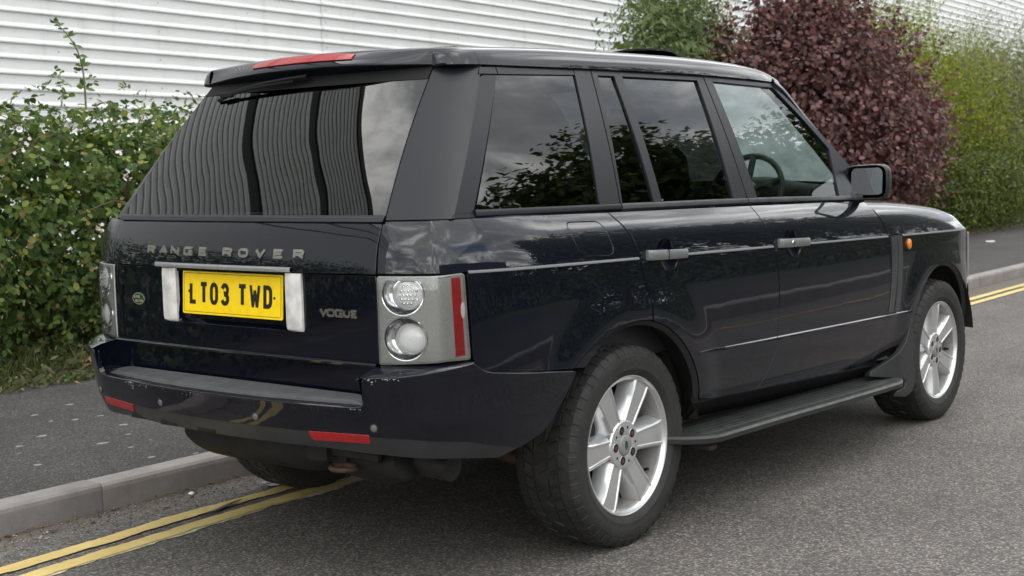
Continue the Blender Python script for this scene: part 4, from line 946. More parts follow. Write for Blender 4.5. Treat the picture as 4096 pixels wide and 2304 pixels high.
# door handles
def handle(x0, x1, z0, z1, lock):
    n = 14; G = []
    for i in range(n+1):
        t = i/n; x = x0+(x1-x0)*t; z = z0+(z1-z0)*t; p = S(np.array([x]), np.array([z]))[0]
        arch = .020+.016*math.sin(math.pi*t)**.6; hh = .0185*(1-.10*t)
        if i in (0, n): arch *= .6
        y = p[1]-arch; th = .012
        G.append([(x, y+th, z-hh), (x, y+.003, z-hh), (x, y, z-hh*.7), (x, y-.0015, z), (x, y, z+hh*.7), (x, y+.003, z+hh), (x, y+th, z+hh), (x, y+th, z-hh)])
    mb = MB().grid(G); mb.F.append(tuple(range(7))[::-1]); mb.F.append(tuple(range(n*8, n*8+7)))
    # feet
    for t in (.06, .93):
        x = x0+(x1-x0)*t; z = z0+(z1-z0)*t; p = S(np.array([x]), np.array([z]))[0]; mb.box((x, p[1]-.008, z), (.02, .03, .028), .004)
    o = mb.build('door_handle', m_handle, root); obj('door_handle', flipy(mb.V), [f[::-1] for f in mb.F], m_handle, root)
    if lock:
        p = S(np.array([x0+.075]), np.array([z0]))[0]; l = MB(); l.lathe([(0, 0), (.008, 0), (.0095, .002), (.0095, .006)], 16, 'y', (x0+.075, p[1]-.0375, z0-.001)); l.build('lock_barrel', m_chrome, o)
    else:
        x = x0+.098; z = z0-.002; p = S(np.array([x]), np.array([z]))[0]; l = MB(); l.box((x, p[1]-.0352, z), (.0012, .006, .034)); l.build('handle_joint', m_gap, o, smooth=False)
handle(.076, .338, 1.0585, 1.0495, False); handle(1.060, 1.322, 1.0425, 1.035, True)

# ---- rear: tailgate
HW = .6925
P = [(-HW, 1.066), (HW, 1.066), (HW, 1.190), (HW-.003, 1.2285), (0, 1.2245), (-HW+.003, 1.2285), (-HW, 1.190)]
tail_up = panel('tailgate', P, TG, m_paint, root, step=.022, inset=.001, both=False)[0]
rec = roundpoly([(-.292, .868), (.292, .868), (.298, 1.052), (-.298, 1.052)], .012)
P = [(-HW, .786), (HW, .786), (HW, 1.060), (-HW, 1.060)]
tail_lo = panel('lower_tailgate', P, TL, m_paint, root, holes=[rec], step=.022, inset=.001, both=False, depth=.012)[0]
# plate recess
def tgx(y, z=.96): return float((TG if z > 1.063 else TL)(np.array([-y]), np.array([z]))[0][0])
mb = MB(); pts = [(y, z) for y, z in rec]; n = len(rec)
V = [tuple(TL(np.array([u]), np.array([z]))[0]) for u, z in rec]+[(-1.016, -u*.985, z+(.012 if z < .96 else -.006)) for u, z in rec]
F = [(i, n+i, n+(i+1) % n, (i+1) % n) for i in range(n)]+[tuple(range(n, 2*n))[::-1]]
obj('plate_recess', V, F, m_paint, tail_lo)
# number plate
PT = .0555
def plate_pt(y, z, d): return (-1.0350+z*math.sin(PT)-d*math.cos(PT), y, .9764+z*math.cos(PT)+d*math.sin(PT))
hw, hh = .2665, .076; pr = roundpoly([(-hw, -hh), (hw, -hh), (hw, hh), (-hw, hh)], .008)
V = [plate_pt(-u, z, 0.0) for u, z in pr]+[plate_pt(-u, z, -.004) for u, z in pr]; n = len(pr)
F = [tuple(range(n))]+[(i, n+i, n+(i+1) % n, (i+1) % n) for i in range(n)]
plate = obj('number_plate', V, F, m_plate, root, smooth=False)
def stroke(pts, w, closed=False):
    """ribbon with mitred joints along a polyline; returns 2-D left and right edges"""
    P = []
    for p in pts:
        p = np.array(p, float)
        if not P or np.hypot(*(p-P[-1])) > 1e-7: P.append(p)
    N = len(P); Lr = []; Rr = []
    for i in range(N):
        a = P[i]-P[i-1] if (i > 0 or closed) else P[1]-P[0]; b_ = P[(i+1) % N]-P[i] if (i < N-1 or closed) else P[-1]-P[-2]
        a = a/np.linalg.norm(a); b_ = b_/np.linalg.norm(b_); na = np.array([-a[1], a[0]]); nb = np.array([-b_[1], b_[0]]); nv = na+nb; l2 = max((nv@nv)/2, .35); nv = nv/l2
        Lr.append(P[i]+nv*w/2); Rr.append(P[i]-nv*w/2)
    return Lr, Rr
def earc(cx, cy, rx, ry, a0, a1, n=8): return [(cx+rx*math.cos(R(a0+(a1-a0)*i/n)), cy+ry*math.sin(R(a0+(a1-a0)*i/n))) for i in range(n+1)]
FONT = {
 'L': [[(.08, 1), (.08, .0), (1, .0)]], 'T': [[(0, 1), (1, 1)], [(.5, 1), (.5, 0)]],
 '0': [earc(.5, .72, .5, .28, 0, 180)+earc(.5, .28, .5, .28, 180, 360)+['c']], 'O': [earc(.68, .66, .32, .34, 0, 90, 5)+earc(.32, .66, .32, .34, 90, 180, 5)+earc(.32, .34, .32, .34, 180, 270, 5)+earc(.68, .34, .32, .34, 270, 360, 5)+['c']],
 '3': [earc(.46, .74, .50, .26, 165, -80)+[(.40, .51)], [(.40, .50), (.56, .485)]+earc(.46, .255, .54, .255, 80, -165)],
 'W': [[(0, 1.05), (.25, -.05)], [(.25, -.05), (.5, .80)], [(.5, .80), (.75, -.05)], [(.75, -.05), (1, 1.05)]], 'D': [[(0, 0), (0, 1), (.5, 1)]+earc(.5, .72, .5, .28, 90, 0, 5)+earc(.5, .28, .5, .28, 0, -90, 5)+['c']],
 'R': [[(0, 0), (0, 1), (.72, 1)]+earc(.72, .73, .26, .27, 80, -80, 6)+[(.72, .46), (.0, .46)], [(.50, .46), (1, 0)]], 'A': [[(0, 0), (.5, 1), (1, 0)], [(.20, .30), (.80, .30)]],
 'N': [[(0, 0), (0, 1), (1, 0), (1, 1)]], 'G': [[(1, .80), (.92, 1), (.12, 1), (0, .88), (0, .12), (.12, 0), (1, 0), (1, .46), (.55, .46)]], 'E': [[(1, 1), (0, 1), (0, 0), (1, 0)], [(0, .5), (.85, .5)]],
 'V': [[(0, 1), (.5, 0), (1, 1)]], 'U': [[(0, 1), (0, .3)]+earc(.5, .3, .5, .3, 180, 360)+[(1, 1)]], 'P': [[(0, 0), (0, 1), (.7, 1)]+earc(.7, .74, .28, .26, 80, -80, 6)+[(0, .48)]], 'C': [[(1, .8)]+earc(.5, .7, .48, .3, 40, 180)+earc(.5, .3, .48, .3, 180, 320)+[(1, .2)]], 'Y': [[(0, 1), (.5, .5), (1, 1)], [(.5, .5), (.5, 0)]],
}
def glyph(ch, name, w, h, sw, place, m, parent, thick=.002, top=None):
    """letter built of ribbons; place(x, y, d) maps letter space (metres, d = height off the surface) to the car"""
    mb = MB()
    for si, pts in enumerate(FONT[ch]):
        closed = pts[-1] == 'c'; q = [(sw/2+p[0]*(w-sw), sw/2+p[1]*(h-sw)) for p in pts if p != 'c']
        if closed and np.hypot(q[0][0]-q[-1][0], q[0][1]-q[-1][1]) < 1e-6: q = q[:-1]
        Lr, Rr = stroke(q, sw, closed); d = thick+si*.0003; n = len(Lr)
        V = [place(*a, d) for a in Lr]+[place(*a, d) for a in Rr]+[place(*a, -.001) for a in Lr]+[place(*a, -.001) for a in Rr]
        F = []
        for i in range(n if closed else n-1):
            j = (i+1) % n; F += [(i, n+i, n+j, j), (i, j, 2*n+j, 2*n+i), (n+j, n+i, 3*n+i, 3*n+j)]
        if not closed: F += [(0, 2*n, 3*n, n), (n-1, 2*n-1, 4*n-1, 3*n-1)]
        mb.add(V, F)
    return mb.build(name, m, parent, smooth=False)
for ch, yc, w in (('L', .2075, .043), ('T', .1475, .048), ('0', .0915, .044), ('3', .0310, .044), ('T', -.0610, .050), ('W', -.1265, .056), ('D', -.1925, .045)):
    glyph(ch, 'plate_character', w, .079, (.0152 if ch != 'W' else .0118), lambda x, y, d, yc=yc, w=w: plate_pt(yc+w/2-x, -.041+y, d), m_plate_black, plate, .0011)
for q in range(2):
    o_ = .0085+0*q
bl_ = roundpoly([(-hw+.008, -hh+.008), (hw-.008, -hh+.008), (hw-.008, hh-.008), (-hw+.008, hh-.008)], .006)
Lr, Rr = stroke(bl_, .0016, True); n = len(Lr); V = [plate_pt(-a[0], a[1], .0008) for a in Lr]+[plate_pt(-a[0], a[1], .0008) for a in Rr]
obj('plate_border', V, [(i, (i+1) % n, n+(i+1) % n, n+i) for i in range(n)], m_plate_black, plate, smooth=False)
for y, z in ((.229, .004), (-.226, -.004)):
    mb = MB(); mb.lathe([(0, -.0035), (.0035, -.003), (.0052, -.001), (.0056, .001)], 12, 'x', plate_pt(y, z, 0)); mb.build('plate_screw', m_plate_black if y > 0 else m_greyplastic, plate)
# reversing lamps either side of the plate
for yc, sgn in ((.331, 1), (-.331, -1)):
    G = []; n = 10
    prof = [(-.038, 0), (-.038, -.014), (-.032, -.021), (0, -.024), (.032, -.021), (.038, -.014), (.038, 0)]
    zz = [.868, .874, .884, .90, .935, .97, 1.01, 1.04, 1.058, 1.0605]; ks = [.55, .85, .97, 1, 1, 1, 1, 1, 1, .98]
    for z, k_ in zip(zz, ks): G.append([(tgx(yc, z)+.006+p[1]*k_*(1.0 if z < 1.05 else .92), yc+p[0]*(.86+.14*k_), z) for p in prof])
    mb = MB().grid(G); mb.F.append(tuple(range(7))); mb.F.append(tuple(range((n-1)*7, n*7))[::-1])
    o = mb.build('reversing_lamp', m_revlens, root, ang=30)
# garnish bar over the plate
G = []
for i in range(29):
    y = .395-.73*i/28; e_ = min(1, 6*min(i, 28-i)/28+.4); x = tgx(y, 1.072)
    G.append([(x+.002, y, 1.081), (x-.010*e_, y, 1.080), (x-.014*e_, y, 1.075), (x-.013*e_, y, 1.066), (x+.002, y, 1.063)])
MB().grid(G).build('tailgate_garnish', m_satinmetal, root)
# raised lettering
SW = .0092
for ch, yc in zip('RANGEROVER', (.4235, .348, .2755, .1965, .111, -.023, -.105, -.190, -.2765, -.3705)):
    w = .050 if ch not in 'E' else .046
    glyph(ch, 'letter', w, .031, SW, lambda x, y, d, yc=yc, w=w: tuple(TG(np.array([-(yc+w/2-x)]), np.array([1.1085+y]))[0]+np.array([-d, 0, 0])), m_darkchrome, tail_up, .0035)
for ch, y0, w in (('V', -.4440, .034), ('O', -.4760, .036), ('G', -.5135, .034), ('U', -.5500, .031), ('E', -.5850, .027)):
    glyph(ch, 'letter', w, .0265, .0072, lambda x, y, d, y0=y0: tuple(TL(np.array([-(y0-x)]), np.array([.9235+y]))[0]+np.array([-d, 0, 0])), m_darkchrome, tail_lo, .003)
def oval(name, c, ry, rz, d, m, parent, n=28, dome=.002):
    V = []
    for r_ in (1, .9, .5, .05): V += [tuple(np.array(c)+np.array([-d-(1-r_*r_)*dome, ry*r_*math.cos(2*math.pi*i/n), rz*r_*math.sin(2*math.pi*i/n)])) for i in range(n)]
    V += [(c[0]+.002, c[1]+ry*math.cos(2*math.pi*i/n), c[2]+rz*math.sin(2*math.pi*i/n)) for i in range(n)]
    F = []
    for a, b_ in ((0, 1), (1, 2), (2, 3)):
        for i in range(n): j = (i+1) % n; F.append((a*n+i, b_*n+i, b_*n+j, a*n+j))
    for i in range(n): j = (i+1) % n; F.append((4*n+i, i, j, 4*n+j))
    F.append(tuple(range(3*n, 4*n))[::-1]); return obj(name, V, F, m, parent)
bc = (tgx(.533, .94), .533, .940); badge = oval('oval_badge', bc, .0375, .0225, .004, m_green_badge, root)
V = []; n = 28
for k_, d in ((1.0, .005), (.90, .005)): V += [(bc[0]-d, bc[1]+.0365*k_*math.cos(2*math.pi*i/n), bc[2]+.0218*k_*math.sin(2*math.pi*i/n)) for i in range(n)]
obj('badge_ring', V, [(i, (i+1) % n, n+(i+1) % n, n+i) for i in range(n)], m_satinmetal, badge)
for word, zz, y0 in (('LAND', .0015, .026), ('ROVER', -.0135, .019)):
    for i, ch in enumerate(word): glyph(ch, 'badge_letter', .0075, .0105, .0022, lambda x, y, d, i=i, y0=y0, zz=zz: (bc[0]-.0055-d, bc[1]+y0-i*.0093-x, bc[2]+zz+y), m_gold, badge, .0008)
mb = MB(); G = []
for i in range(25):
    y = .69-1.38*i/24; x = tgx(y, .78); G.append([(x+.01, y, .786), (x-.006, y, .784), (x-.011, y, .779), (x-.009, y, .772), (x+.01, y, .770)])
mb.grid(G).build('tailgate_sill', m_paint, root)

# ---- tail lamps
lpp = [(-1.0250, -.6985), (-1.0175, -.735), (-1.0045, -.785), (-.9875, -.833), (-.9715, -.866), (-.9625, -.8805), (-.951, -.8915), (-.935, -.8990), (-.90, -.9115), (-.862, -.9245), (-.8515, -.9285)]
lc = np.array(catmull(lpp, 12)); la = np.concatenate([[0], np.cumsum(np.linalg.norm(np.diff(lc, axis=0), axis=1))]); LE = la[-1]
def LS(u, z):
    u = np.asarray(u, float); z = np.asarray(z, float); x = np.interp(u, la, lc[:, 0]); y = np.interp(u, la, lc[:, 1]); zz = (z-.92)/.145
    return np.stack([x+.004*zz**4, y+.003*zz**4, z+0*u], -1)
def lu(y): return float(np.interp(-y, -lc[:, 1], la))
lampP = roundpoly([(.002, .782), (LE*.72, .795), (LE-.002, .793), (LE-.016, 1.064), (LE*.72, 1.0595), (.002, 1.058)], [.006, .0, .012, .012, .0, .006])
c1, c2 = (lu(-.787), 1.006), (lu(-.7915), .866)
def circ2(c, r_, n=30, zmax=None, k=1.0): return [(c[0]+r_*k*math.cos(2*math.pi*i/n), min(c[1]+r_*math.sin(2*math.pi*i/n), zmax if zmax else 9)) for i in range(n)]
h1 = []
for p in circ2(c1, .0665, 40, 1.0485, 1.09): 
    if not h1 or abs(p[0]-h1[-1][0])+abs(p[1]-h1[-1][1]) > 1e-6: h1.append(p)
h2 = circ2(c2, .0680, 40, None, 1.09)
lamps = panel('tail_lamp', lampP, LS, m_lampgrey, root, holes=[h1, h2], step=.016, depth=.03, rad=.004)
def lampside(V, F, name, m, ang=38, smooth=True):
    o1 = obj(name, V, F, m, lamps[0], smooth, ang=ang); o2 = obj(name, flipy(V), [f[::-1] for f in F], m, lamps[1], smooth, ang=ang)
def lamp_pt(u, z, d):
    p = LS(np.array([u]), np.array([z]))[0]; n_ = surf_normals(LS, np.array([[u, z]]))[0]; return tuple(p-n_*d)
ln_ = surf_normals(LS, np.array([[c2[0], c2[1]]]))[0]
def cupmesh(c, prof, zmax, n=40, k=1.09, off=(0, 0)):
    V = []; F = []
    for r_, d in prof:
        for i in range(n):
            a = 2*math.pi*i/n; u = c[0]+off[0]+r_*k*math.cos(a); z = min(c[1]+off[1]+r_*math.sin(a), zmax); p = lamp_pt(u, z, 0); V.append(tuple(np.array(p)-ln_*d))
    for q in range(len(prof)-1):
        for i in range(n): j = (i+1) % n; F.append((q*n+i, q*n+j, (q+1)*n+j, (q+1)*n+i))
    return V, F
m_reflector = simple('lamp_reflector', (0.72, 0.73, 0.75), 0.16, metal=1.0, var=0.25, vscale=55, rvar=0.1, bmp=0.35, bscale=45)
for c, r_, zmax, led in ((c1, .0665, 1.0485, True), (c2, .0680, 9, False)):
    V, F = cupmesh(c, [(r_, .001), (r_*.93, .010), (r_*.8, .020), (r_*.6, .027), (r_*.3, .031), (.002, .032)], zmax); lampside(V, F, 'lamp_bowl', m_reflector)
    V, F = cupmesh(c, [(r_+.0025, -.0005), (r_+.001, -.003), (r_-.002, -.0025), (r_-.003, .002)], zmax); lampside(V, F, 'lamp_rim', m_chrome)
    o_ = (.018, 0.0)
    V, F = cupmesh(c, [(.0515, .022), (.0515, .004), (.0495, .001), (.0465, .001), (.0445, .006), (.042, .014)], zmax-.002, off=o_); lampside(V, F, 'lamp_ring', m_chrome)
    V, F = cupmesh(c, [(.0425, .016), (.040, .008), (.033, .003), (.022, .000), (.010, -.0015), (.001, -.002)], zmax-.004, off=o_); lampside(V, F, 'lamp_lens', m_lensled)
    if led:
        V = []; F = []
        for a in range(-2, 3):
            for b_ in range(-2, 3):
                if a*a+b_*b_ > 6: continue
                u, z = c[0]+o_[0]+a*.0128+(b_ % 2)*.005, c[1]+b_*.0128-.003; 
                if z > 1.038: continue
                n0 = len(V)
                for rr, d in ((.0055, -.001), (.004, -.0045), (.0008, -.006)):
                    for i in range(8): V.append(tuple(np.array(lamp_pt(u+rr*math.cos(i*math.pi/4), z+rr*math.sin(i*math.pi/4), 0))-ln_*(d+.002*(a*a+b_*b_)/6)))
                for q in range(2):
                    for i in range(8): j = (i+1) % 8; F.append((n0+q*8+i, n0+q*8+j, n0+q*8+8+j, n0+q*8+8+i))
        lampside(V, F, 'led_cluster', m_chrome)
u0, u1 = lu(-.9070), lu(-.9185)
for nm, pp, m_, d in (('side_reflector', [(u0+.003, 1.052), (u1-.001, 1.053), (u1+.010, .808), (u0+.012, .806)], m_redlamp, .0012),):
    panel(nm, pp, LS, m_, lamps, step=.012, depth=.003, rad=.0006, off=d) if False else None
    a = panel(nm, pp, LS, m_, lamps[0], step=.012, depth=.003, rad=.0006, off=d, both=False); b_ = panel(nm, pp, LS, m_, lamps[1], step=.012, depth=.003, rad=.0006, off=d, mirror=True)
V = []; F = []; n = 18; cb = (lu(-.9205), .950)
for r_, d in ((1, -.001), (.8, -.0025), (.4, -.0036), (.03, -.004)):
    for i in range(n): V.append(lamp_pt(cb[0]+.0085*r_*math.cos(2*math.pi*i/n), cb[1]+.026*r_*math.sin(2*math.pi*i/n), d))
for q in range(3):
    for i in range(n): j = (i+1) % n; F.append((q*n+i, q*n+j, (q+1)*n+j, (q+1)*n+i))
lampside(V, F, 'side_marker', m_clear)
m_lampglass = glass_mat('lamp_cover_glass', (0.97, 0.97, 0.96), wob=0.03)
for q_, kw in enumerate((dict(both=False), dict(mirror=True))): panel('lens_cover', offset_poly(densify(np.array(lampP), .03), .001*(1 if area2(lampP) > 0 else -1)), LS, m_lampglass, lamps[q_], step=.02, depth=.004, rad=.0015, off=.0048, **kw)
# clear border round the lens
Lr, Rr = stroke(densify(offset_poly(densify(lampP, .02), .0035), .015), .0045, True); n = len(Lr)
V = [lamp_pt(*a, -.0022) for a in Lr]+[lamp_pt(*a, -.0022) for a in Rr]
if area2(lampP) > 0: Ff = [(i, (i+1) % n, n+(i+1) % n, n+i) for i in range(n)]
else: Ff = [(i, n+i, n+(i+1) % n, (i+1) % n) for i in range(n)]
lampside(V, Ff, 'lens_border', m_border)

# ---- rear bumper
bpp = [(-1.172, 0), (-1.1695, -.14), (-1.162, -.28), (-1.1445, -.42), (-1.122, -.56), (-1.0985, -.69), (-1.075, -.762), (-1.045, -.815), (-1.005, -.862), (-.955, -.899), (-.89, -.930), (-.80, -.954), (-.70, -.970), (-.60, -.980), (-.45, -.988), (-.30, -.991)]
bcv = np.array(catmull(bpp, 12)); ba = np.concatenate([[0], np.cumsum(np.linalg.norm(np.diff(bcv, axis=0), axis=1))])
profB = interp([(.42, .085), (.46, .058), (.50, .036), (.535, .019), (.565, .008), (.60, 0), (.66, -.011), (.72, -.024), (.76, -.032), (.80, -.036)])
def BP(u, z):
    u = np.asarray(u, float); z = np.asarray(z, float); a = np.abs(u); h = 4e-3
    x = np.interp(a, ba, bcv[:, 0]); y = np.interp(a, ba, bcv[:, 1])
    xa, ya = np.interp(np.maximum(a-h, 0), ba, bcv[:, 0]), np.interp(np.maximum(a-h, 0), ba, bcv[:, 1]); xb, yb = np.interp(a+h, ba, bcv[:, 0]), np.interp(a+h, ba, bcv[:, 1])
    tx, ty = xb-xa, yb-ya; L_ = np.maximum(np.hypot(tx, ty), 1e-9); nx, ny = ty/L_, -tx/L_
    k_ = np.clip((x+1.0)/.45, 0, 1); k_ = k_*k_*(3-2*k_); i = profB(z+.055*k_*np.clip(1-(z-.5)/.2, 0, 1)); i = np.where(i < 0, i*(.30+.70*np.clip(nx*nx, 0, 1)), i); sg = np.where(u < 0, -1, 1)
    return np.stack([x-nx*i, (y-ny*i)*sg, z+0*u], -1)
def bu(y): return float(np.interp(-y, -bcv[:, 1], ba))
def bx_(x): return float(np.interp(x, bcv[:, 0], ba))
lipZ = .654
half = [(0, lipZ), (bu(-.45), .653), (bu(-.635), .652)]
topR = roundpoly([(bu(-.60), .652), (bu(-.700), .655), (bu(-.706), .752), (bu(-.82), .757)], .022)[6:-6]
half = [(0, lipZ), (bu(-.3), .6535), (bu(-.60), .652)]+topR+[(bu(-.757), .7535), (bu(-.81), .755), (bu(-.862), .762), (bx_(-.93), .773), (bx_(-.862), .7825), (bx_(-.842), .767), (bx_(-.820), .7535), (bx_(-.79), .7435), (bx_(-.667), .7255), (bx_(-.50), .709), (bx_(-.392), .6965), (bx_(-.425), .65), (bx_(-.463), .607), (bx_(-.51), .557), (bx_(-.558), .517), (bx_(-.655), .482)]
splitc = [(bx_(-.655), .482), (bx_(-.768), .507), (bx_(-.87), .5335), (bu(-.875), .550), (bu(-.83), .558), (bu(-.712), .564), (bu(-.468), .565), (0, .5625)]
fullP = half+splitc[1:-1]+[(-a, b_) for a, b_ in splitc[::-1][1:-1]]+[(-a, b_) for a, b_ in half[::-1][:-1]]
bumper = panel('rear_bumper', fullP, BP, m_paint, root, step=.022, depth=.02, rad=.004, both=False)[0]
botc = [(bx_(-.655), .481), (bx_(-.73), .456), (bx_(-.87), .474), (bu(-.75), .500), (bu(-.495), .509), (0, .508)]
vP = [(a, b_-.002) for a, b_ in splitc]+[(-a, b_-.002) for a, b_ in splitc[::-1][1:]]+[(-a, b_) for a, b_ in botc[1:]]+[(a, b_) for a, b_ in botc[::-1][1:-1]]
panel('bumper_valance', vP, BP, m_valance, root, step=.022, depth=.03, rad=.003, both=False, off=-.003)
# notches moulded into the valance
for yc in (.46, .25, .03):
    mb = MB(); u = -bu(-yc) ; p = BP(np.array([-bu(-abs(yc)) if yc > 0 else bu(yc)]), np.array([.523]))[0]
    mb.box((p[0]+.0165, p[1], .5185), (.03, .095, .016), .003); mb.build('valance_slot', m_gap, root)
# horn tops and inner cheeks, step tread and back wall
lpx = lambda y: float(np.interp(-y, -lc[:, 1], lc[:, 0]))
topedge = [(u, z) for u, z in half if bu(-.72) <= u <= bx_(-.86)]
G = []
us = np.linspace(bu(-.703), bx_(-.859), 26); tz = interp([(bu(-.70), .7535), (bu(-.757), .7535), (bu(-.81), .755), (bu(-.862), .762), (bx_(-.93), .773), (bx_(-.859), .783)])
for i, u in enumerate(us):
    t = i/25; z = float(tz(u)); o_ = BP(np.array([u]), np.array([z]))[0]
    q = np.array(LS(np.array([LE*min(1, .0+t*1.0)]), np.array([.785]))[0]); q[2] = .779+.010*t; 
    row = []
    for k_ in range(6):
        w = k_/5; p = o_*(1-w)+q*w; p[2] += .004*math.sin(math.pi*min(1, w*1.4)) if w < .7 else 0
        row.append(tuple(p))
    row.append((q[0]+.03*(1-t), q[1]+.04*t, q[2])); G.append(row)
mb = MB().grid(G); mb.build('bumper_top', m_paint, root); obj('bumper_top', flipy(mb.V), [f[::-1] for f in mb.F], m_paint, root)
G = []
for z in (.645, .66, .70, .74, .7535):
    o_ = BP(np.array([bu(-.703)]), np.array([z]))[0]; G.append([(o_[0]+(-1.005-o_[0])*w, -.703-.004*math.sin(math.pi*w), z+(.026*w if z > .7 else .02*w)) for w in np.linspace(0, 1, 7)])
mb = MB().grid(G); mb.build('bumper_cheek', m_paint, root); obj('bumper_cheek', flipy(mb.V), [f[::-1] for f in mb.F], m_paint, root)
G = []
for y in np.linspace(-.706, .706, 41):
    p = BP(np.array([bu(-abs(y))]), np.array([lipZ-.001]))[0]; x0 = p[0]; x1 = -1.035
    G.append([(x0, y, lipZ-.003), (x0+.0015, y, lipZ+.001), (x0+.008, y, lipZ+.0045), (x0+.02, y, lipZ+.006), (x1-.004, y, lipZ+.018), (x1, y, lipZ+.022)])
mb = MB().grid(G); mb.build('bumper_step', m_paint, root, ang=60)
G = []
for i in range(15):
    z = lipZ+.012+(.778-lipZ-.012)*i/14; G.append([(-1.030+.004*(i/14), y, z) for y in (.706, 0, -.706)])
MB().grid(G).build('bumper_recess', m_paint, root)
# ribbed grey tread strip
G = []
nr_ = 9
for i in range(45):
    y = .655-(.655+.680)*i/44; p = BP(np.array([bu(-abs(y))]), np.array([lipZ]))[0]; xa, xb = p[0]+.022, -1.052
    e_ = min(1.0, i/2.5, (44-i)/1.2); row = []
    for k_ in range(nr_*4+1):
        t = k_/(nr_*4); x = xa+(xb-xa)*t; rib = (.0036 if (k_ % 4) in (1, 2) else 0)*(1 if .08 < t < .97 else 0)
        row.append((x, y, lipZ+.0075+.012*t+.011*e_*(1-(1-min(1, t*8))**2)+rib*e_))
    G.append(row)
mb = MB().grid(G); mb.build('step_tread', m_tread, root, ang=25)
# bumper reflectors and parking sensors
for sg in (1, -1):
    a, b_ = bu(-.472), bu(-.706)
    pp = roundpoly([(sg*a, .564), (sg*b_, .568), (sg*(b_-.002), .541), (sg*(a+.012), .535)], .006)
    o = panel('bumper_reflector', pp, BP, m_red, root, step=.018, depth=.006, rad=.002, both=False, off=.0015)
for u, z in ((bu(-.7265), .592), (bu(-.255), .595), (-bu(-.255), .595), (-bu(-.7265), .592)):
    p = BP(np.array([u]), np.array([z]))[0]; n_ = Vector(surf_normals(BP, np.array([[u, z]]))[0]); rot = n_.to_track_quat('Z', 'Y').to_matrix()
    mb = MB(); mb.lathe([(.0155, 0), (.0145, .0015), (.0128, .001), (.0122, -.001)], 20, 'z'); V = [Vector(p)+rot @ Vector(v) for v in mb.V]; o = obj('sensor_ring', V, mb.F, m_blackplastic, root)
    mb = MB(); mb.lathe([(.0120, -.0005), (.0105, .002), (.006, .003), (.0005, .0034)], 18, 'z'); V = [Vector(p)+rot @ Vector(v) for v in mb.V]; obj('parking_sensor', V, mb.F, m_handle, o)
# scuffs where the lip has been knocked
gq = random.Random(4); mb = MB()
for (yc, zc, n, sp_) in ((.44, .652, 16, .020), (.40, .648, 12, .05), (.435, .634, 8, .012), (.25, .650, 8, .08), (-.69, .752, 9, .02), (-.80, .754, 10, .03), (-.745, .745, 6, .012), (.15, .646, 5, .1)):
    for q in range(n):
        y = yc+gq.gauss(0, sp_); z = zc+gq.gauss(0, .006); z = min(z, .651 if abs(y) < .69 else .752); u = bu(-abs(y))*(1 if y < 0 else -1); r_ = gq.uniform(.0007, .0030)*(1.6 if gq.random() < .12 else 1)
        V = []
        for k_ in range(6):
            a = k_*math.pi/3; p = BP(np.array([u+r_*gq.uniform(.5, 1.4)*math.cos(a)]), np.array([z+r_*gq.uniform(.4, 1)*math.sin(a)]))[0]; n_ = surf_normals(BP, np.array([[u, z]]))[0]; V.append(tuple(p+n_*.0012))
        mb.add(V, [(0, 1, 2, 3, 4, 5)])
tag(mb.build('paint_chip', m_chip, root, smooth=False), kind='stuff')

# ---- greenhouse
def Gs(u, z):
    u = np.asarray(u, float); z = np.asarray(z, float)
    y = -(.8895-(z-1.2)*.365)-.009*np.sin(np.pi*np.clip((z-1.2)/.54, 0, 1)); return np.stack([u, y, z+0*u], -1)
def Gy(z): return float(Gs(np.array([0.]), np.array([z]))[0][1])
xe = lambda z: -.974+(z-1.237)*.744; ye = lambda z: .696-(z-1.237)*.2280
def RW(u, z):
    u = np.asarray(u, float); z = np.asarray(z, float); t = (z-1.237)/.496; e_ = ye(z)
    return np.stack([xe(z)-.040*(1-(u/e_)**2)-.016*np.sin(np.pi*np.clip(t, -.1, 1.1)), -u, z+0*u], -1)
# rear corner pillars
G = []
for z in np.linspace(1.2335, 1.7345, 30):
    E = np.array([xe(z)+.001-.016*math.sin(math.pi*min(1.1, max(-.1, (z-1.237)/.496))), -ye(z)-.0015]); yq = Gy(z); Q = np.array([-.846+(z-1.249)*.741-.001, yq]); Cn = np.array([E[0]+.020, yq])
    P1 = E+(Q-E)*.30+(Cn-(E+Q)/2)*.20; P2 = E+(Q-E)*.72+(Cn-(E+Q)/2)*.22; row = [(E[0]+.012, E[1]+.001, z)]
    for i in range(23): t = i/22; p = (1-t)**3*E+3*t*(1-t)**2*P1+3*t*t*(1-t)*P2+t**3*Q; row.append((p[0], p[1], z))
    row.append((Q[0], Q[1]+.012, z)); G.append(row)
mb = MB().grid([r_[::-1] for r_ in G]); mb.build('rear_pillar', m_satin, root); obj('rear_pillar', flipy(mb.V), [f[::-1] for f in mb.F], m_satin, root)
def gp(name, P, m, holes=(), off=0.0, depth=.012, step=.03, rad=.002, inset=.001): return panel(name, P, Gs, m, root, holes=holes, step=step, depth=depth, rad=rad, inset=inset, off=off)
gp('quarter_window_trim', roundpoly([(-.846, 1.249), (-.754, 1.247), (-.42, 1.705), (-.511, 1.703)], [.004, .002, .002, .03]), m_satin, off=-.003, depth=.004)
gp('quarter_window', [(-.753, 1.236), (-.072, 1.236), (.036, 1.722), (-.418, 1.709)], m_privacy, off=-.005, depth=0)
gp('window_surround', [(-.864, 1.2338), (-.752, 1.2325), (-.752, 1.2465), (-.852, 1.2485)], m_satin, off=-.001)
gp('window_surround', [(-.52, 1.704), (-.418, 1.7065), (-.418, 1.731), (-.50, 1.728)], m_satin, off=.001)
gp('window_surround', [(-.414, 1.7065), (.030, 1.7185), (.030, 1.737), (-.414, 1.7315)], m_satin, off=.001)
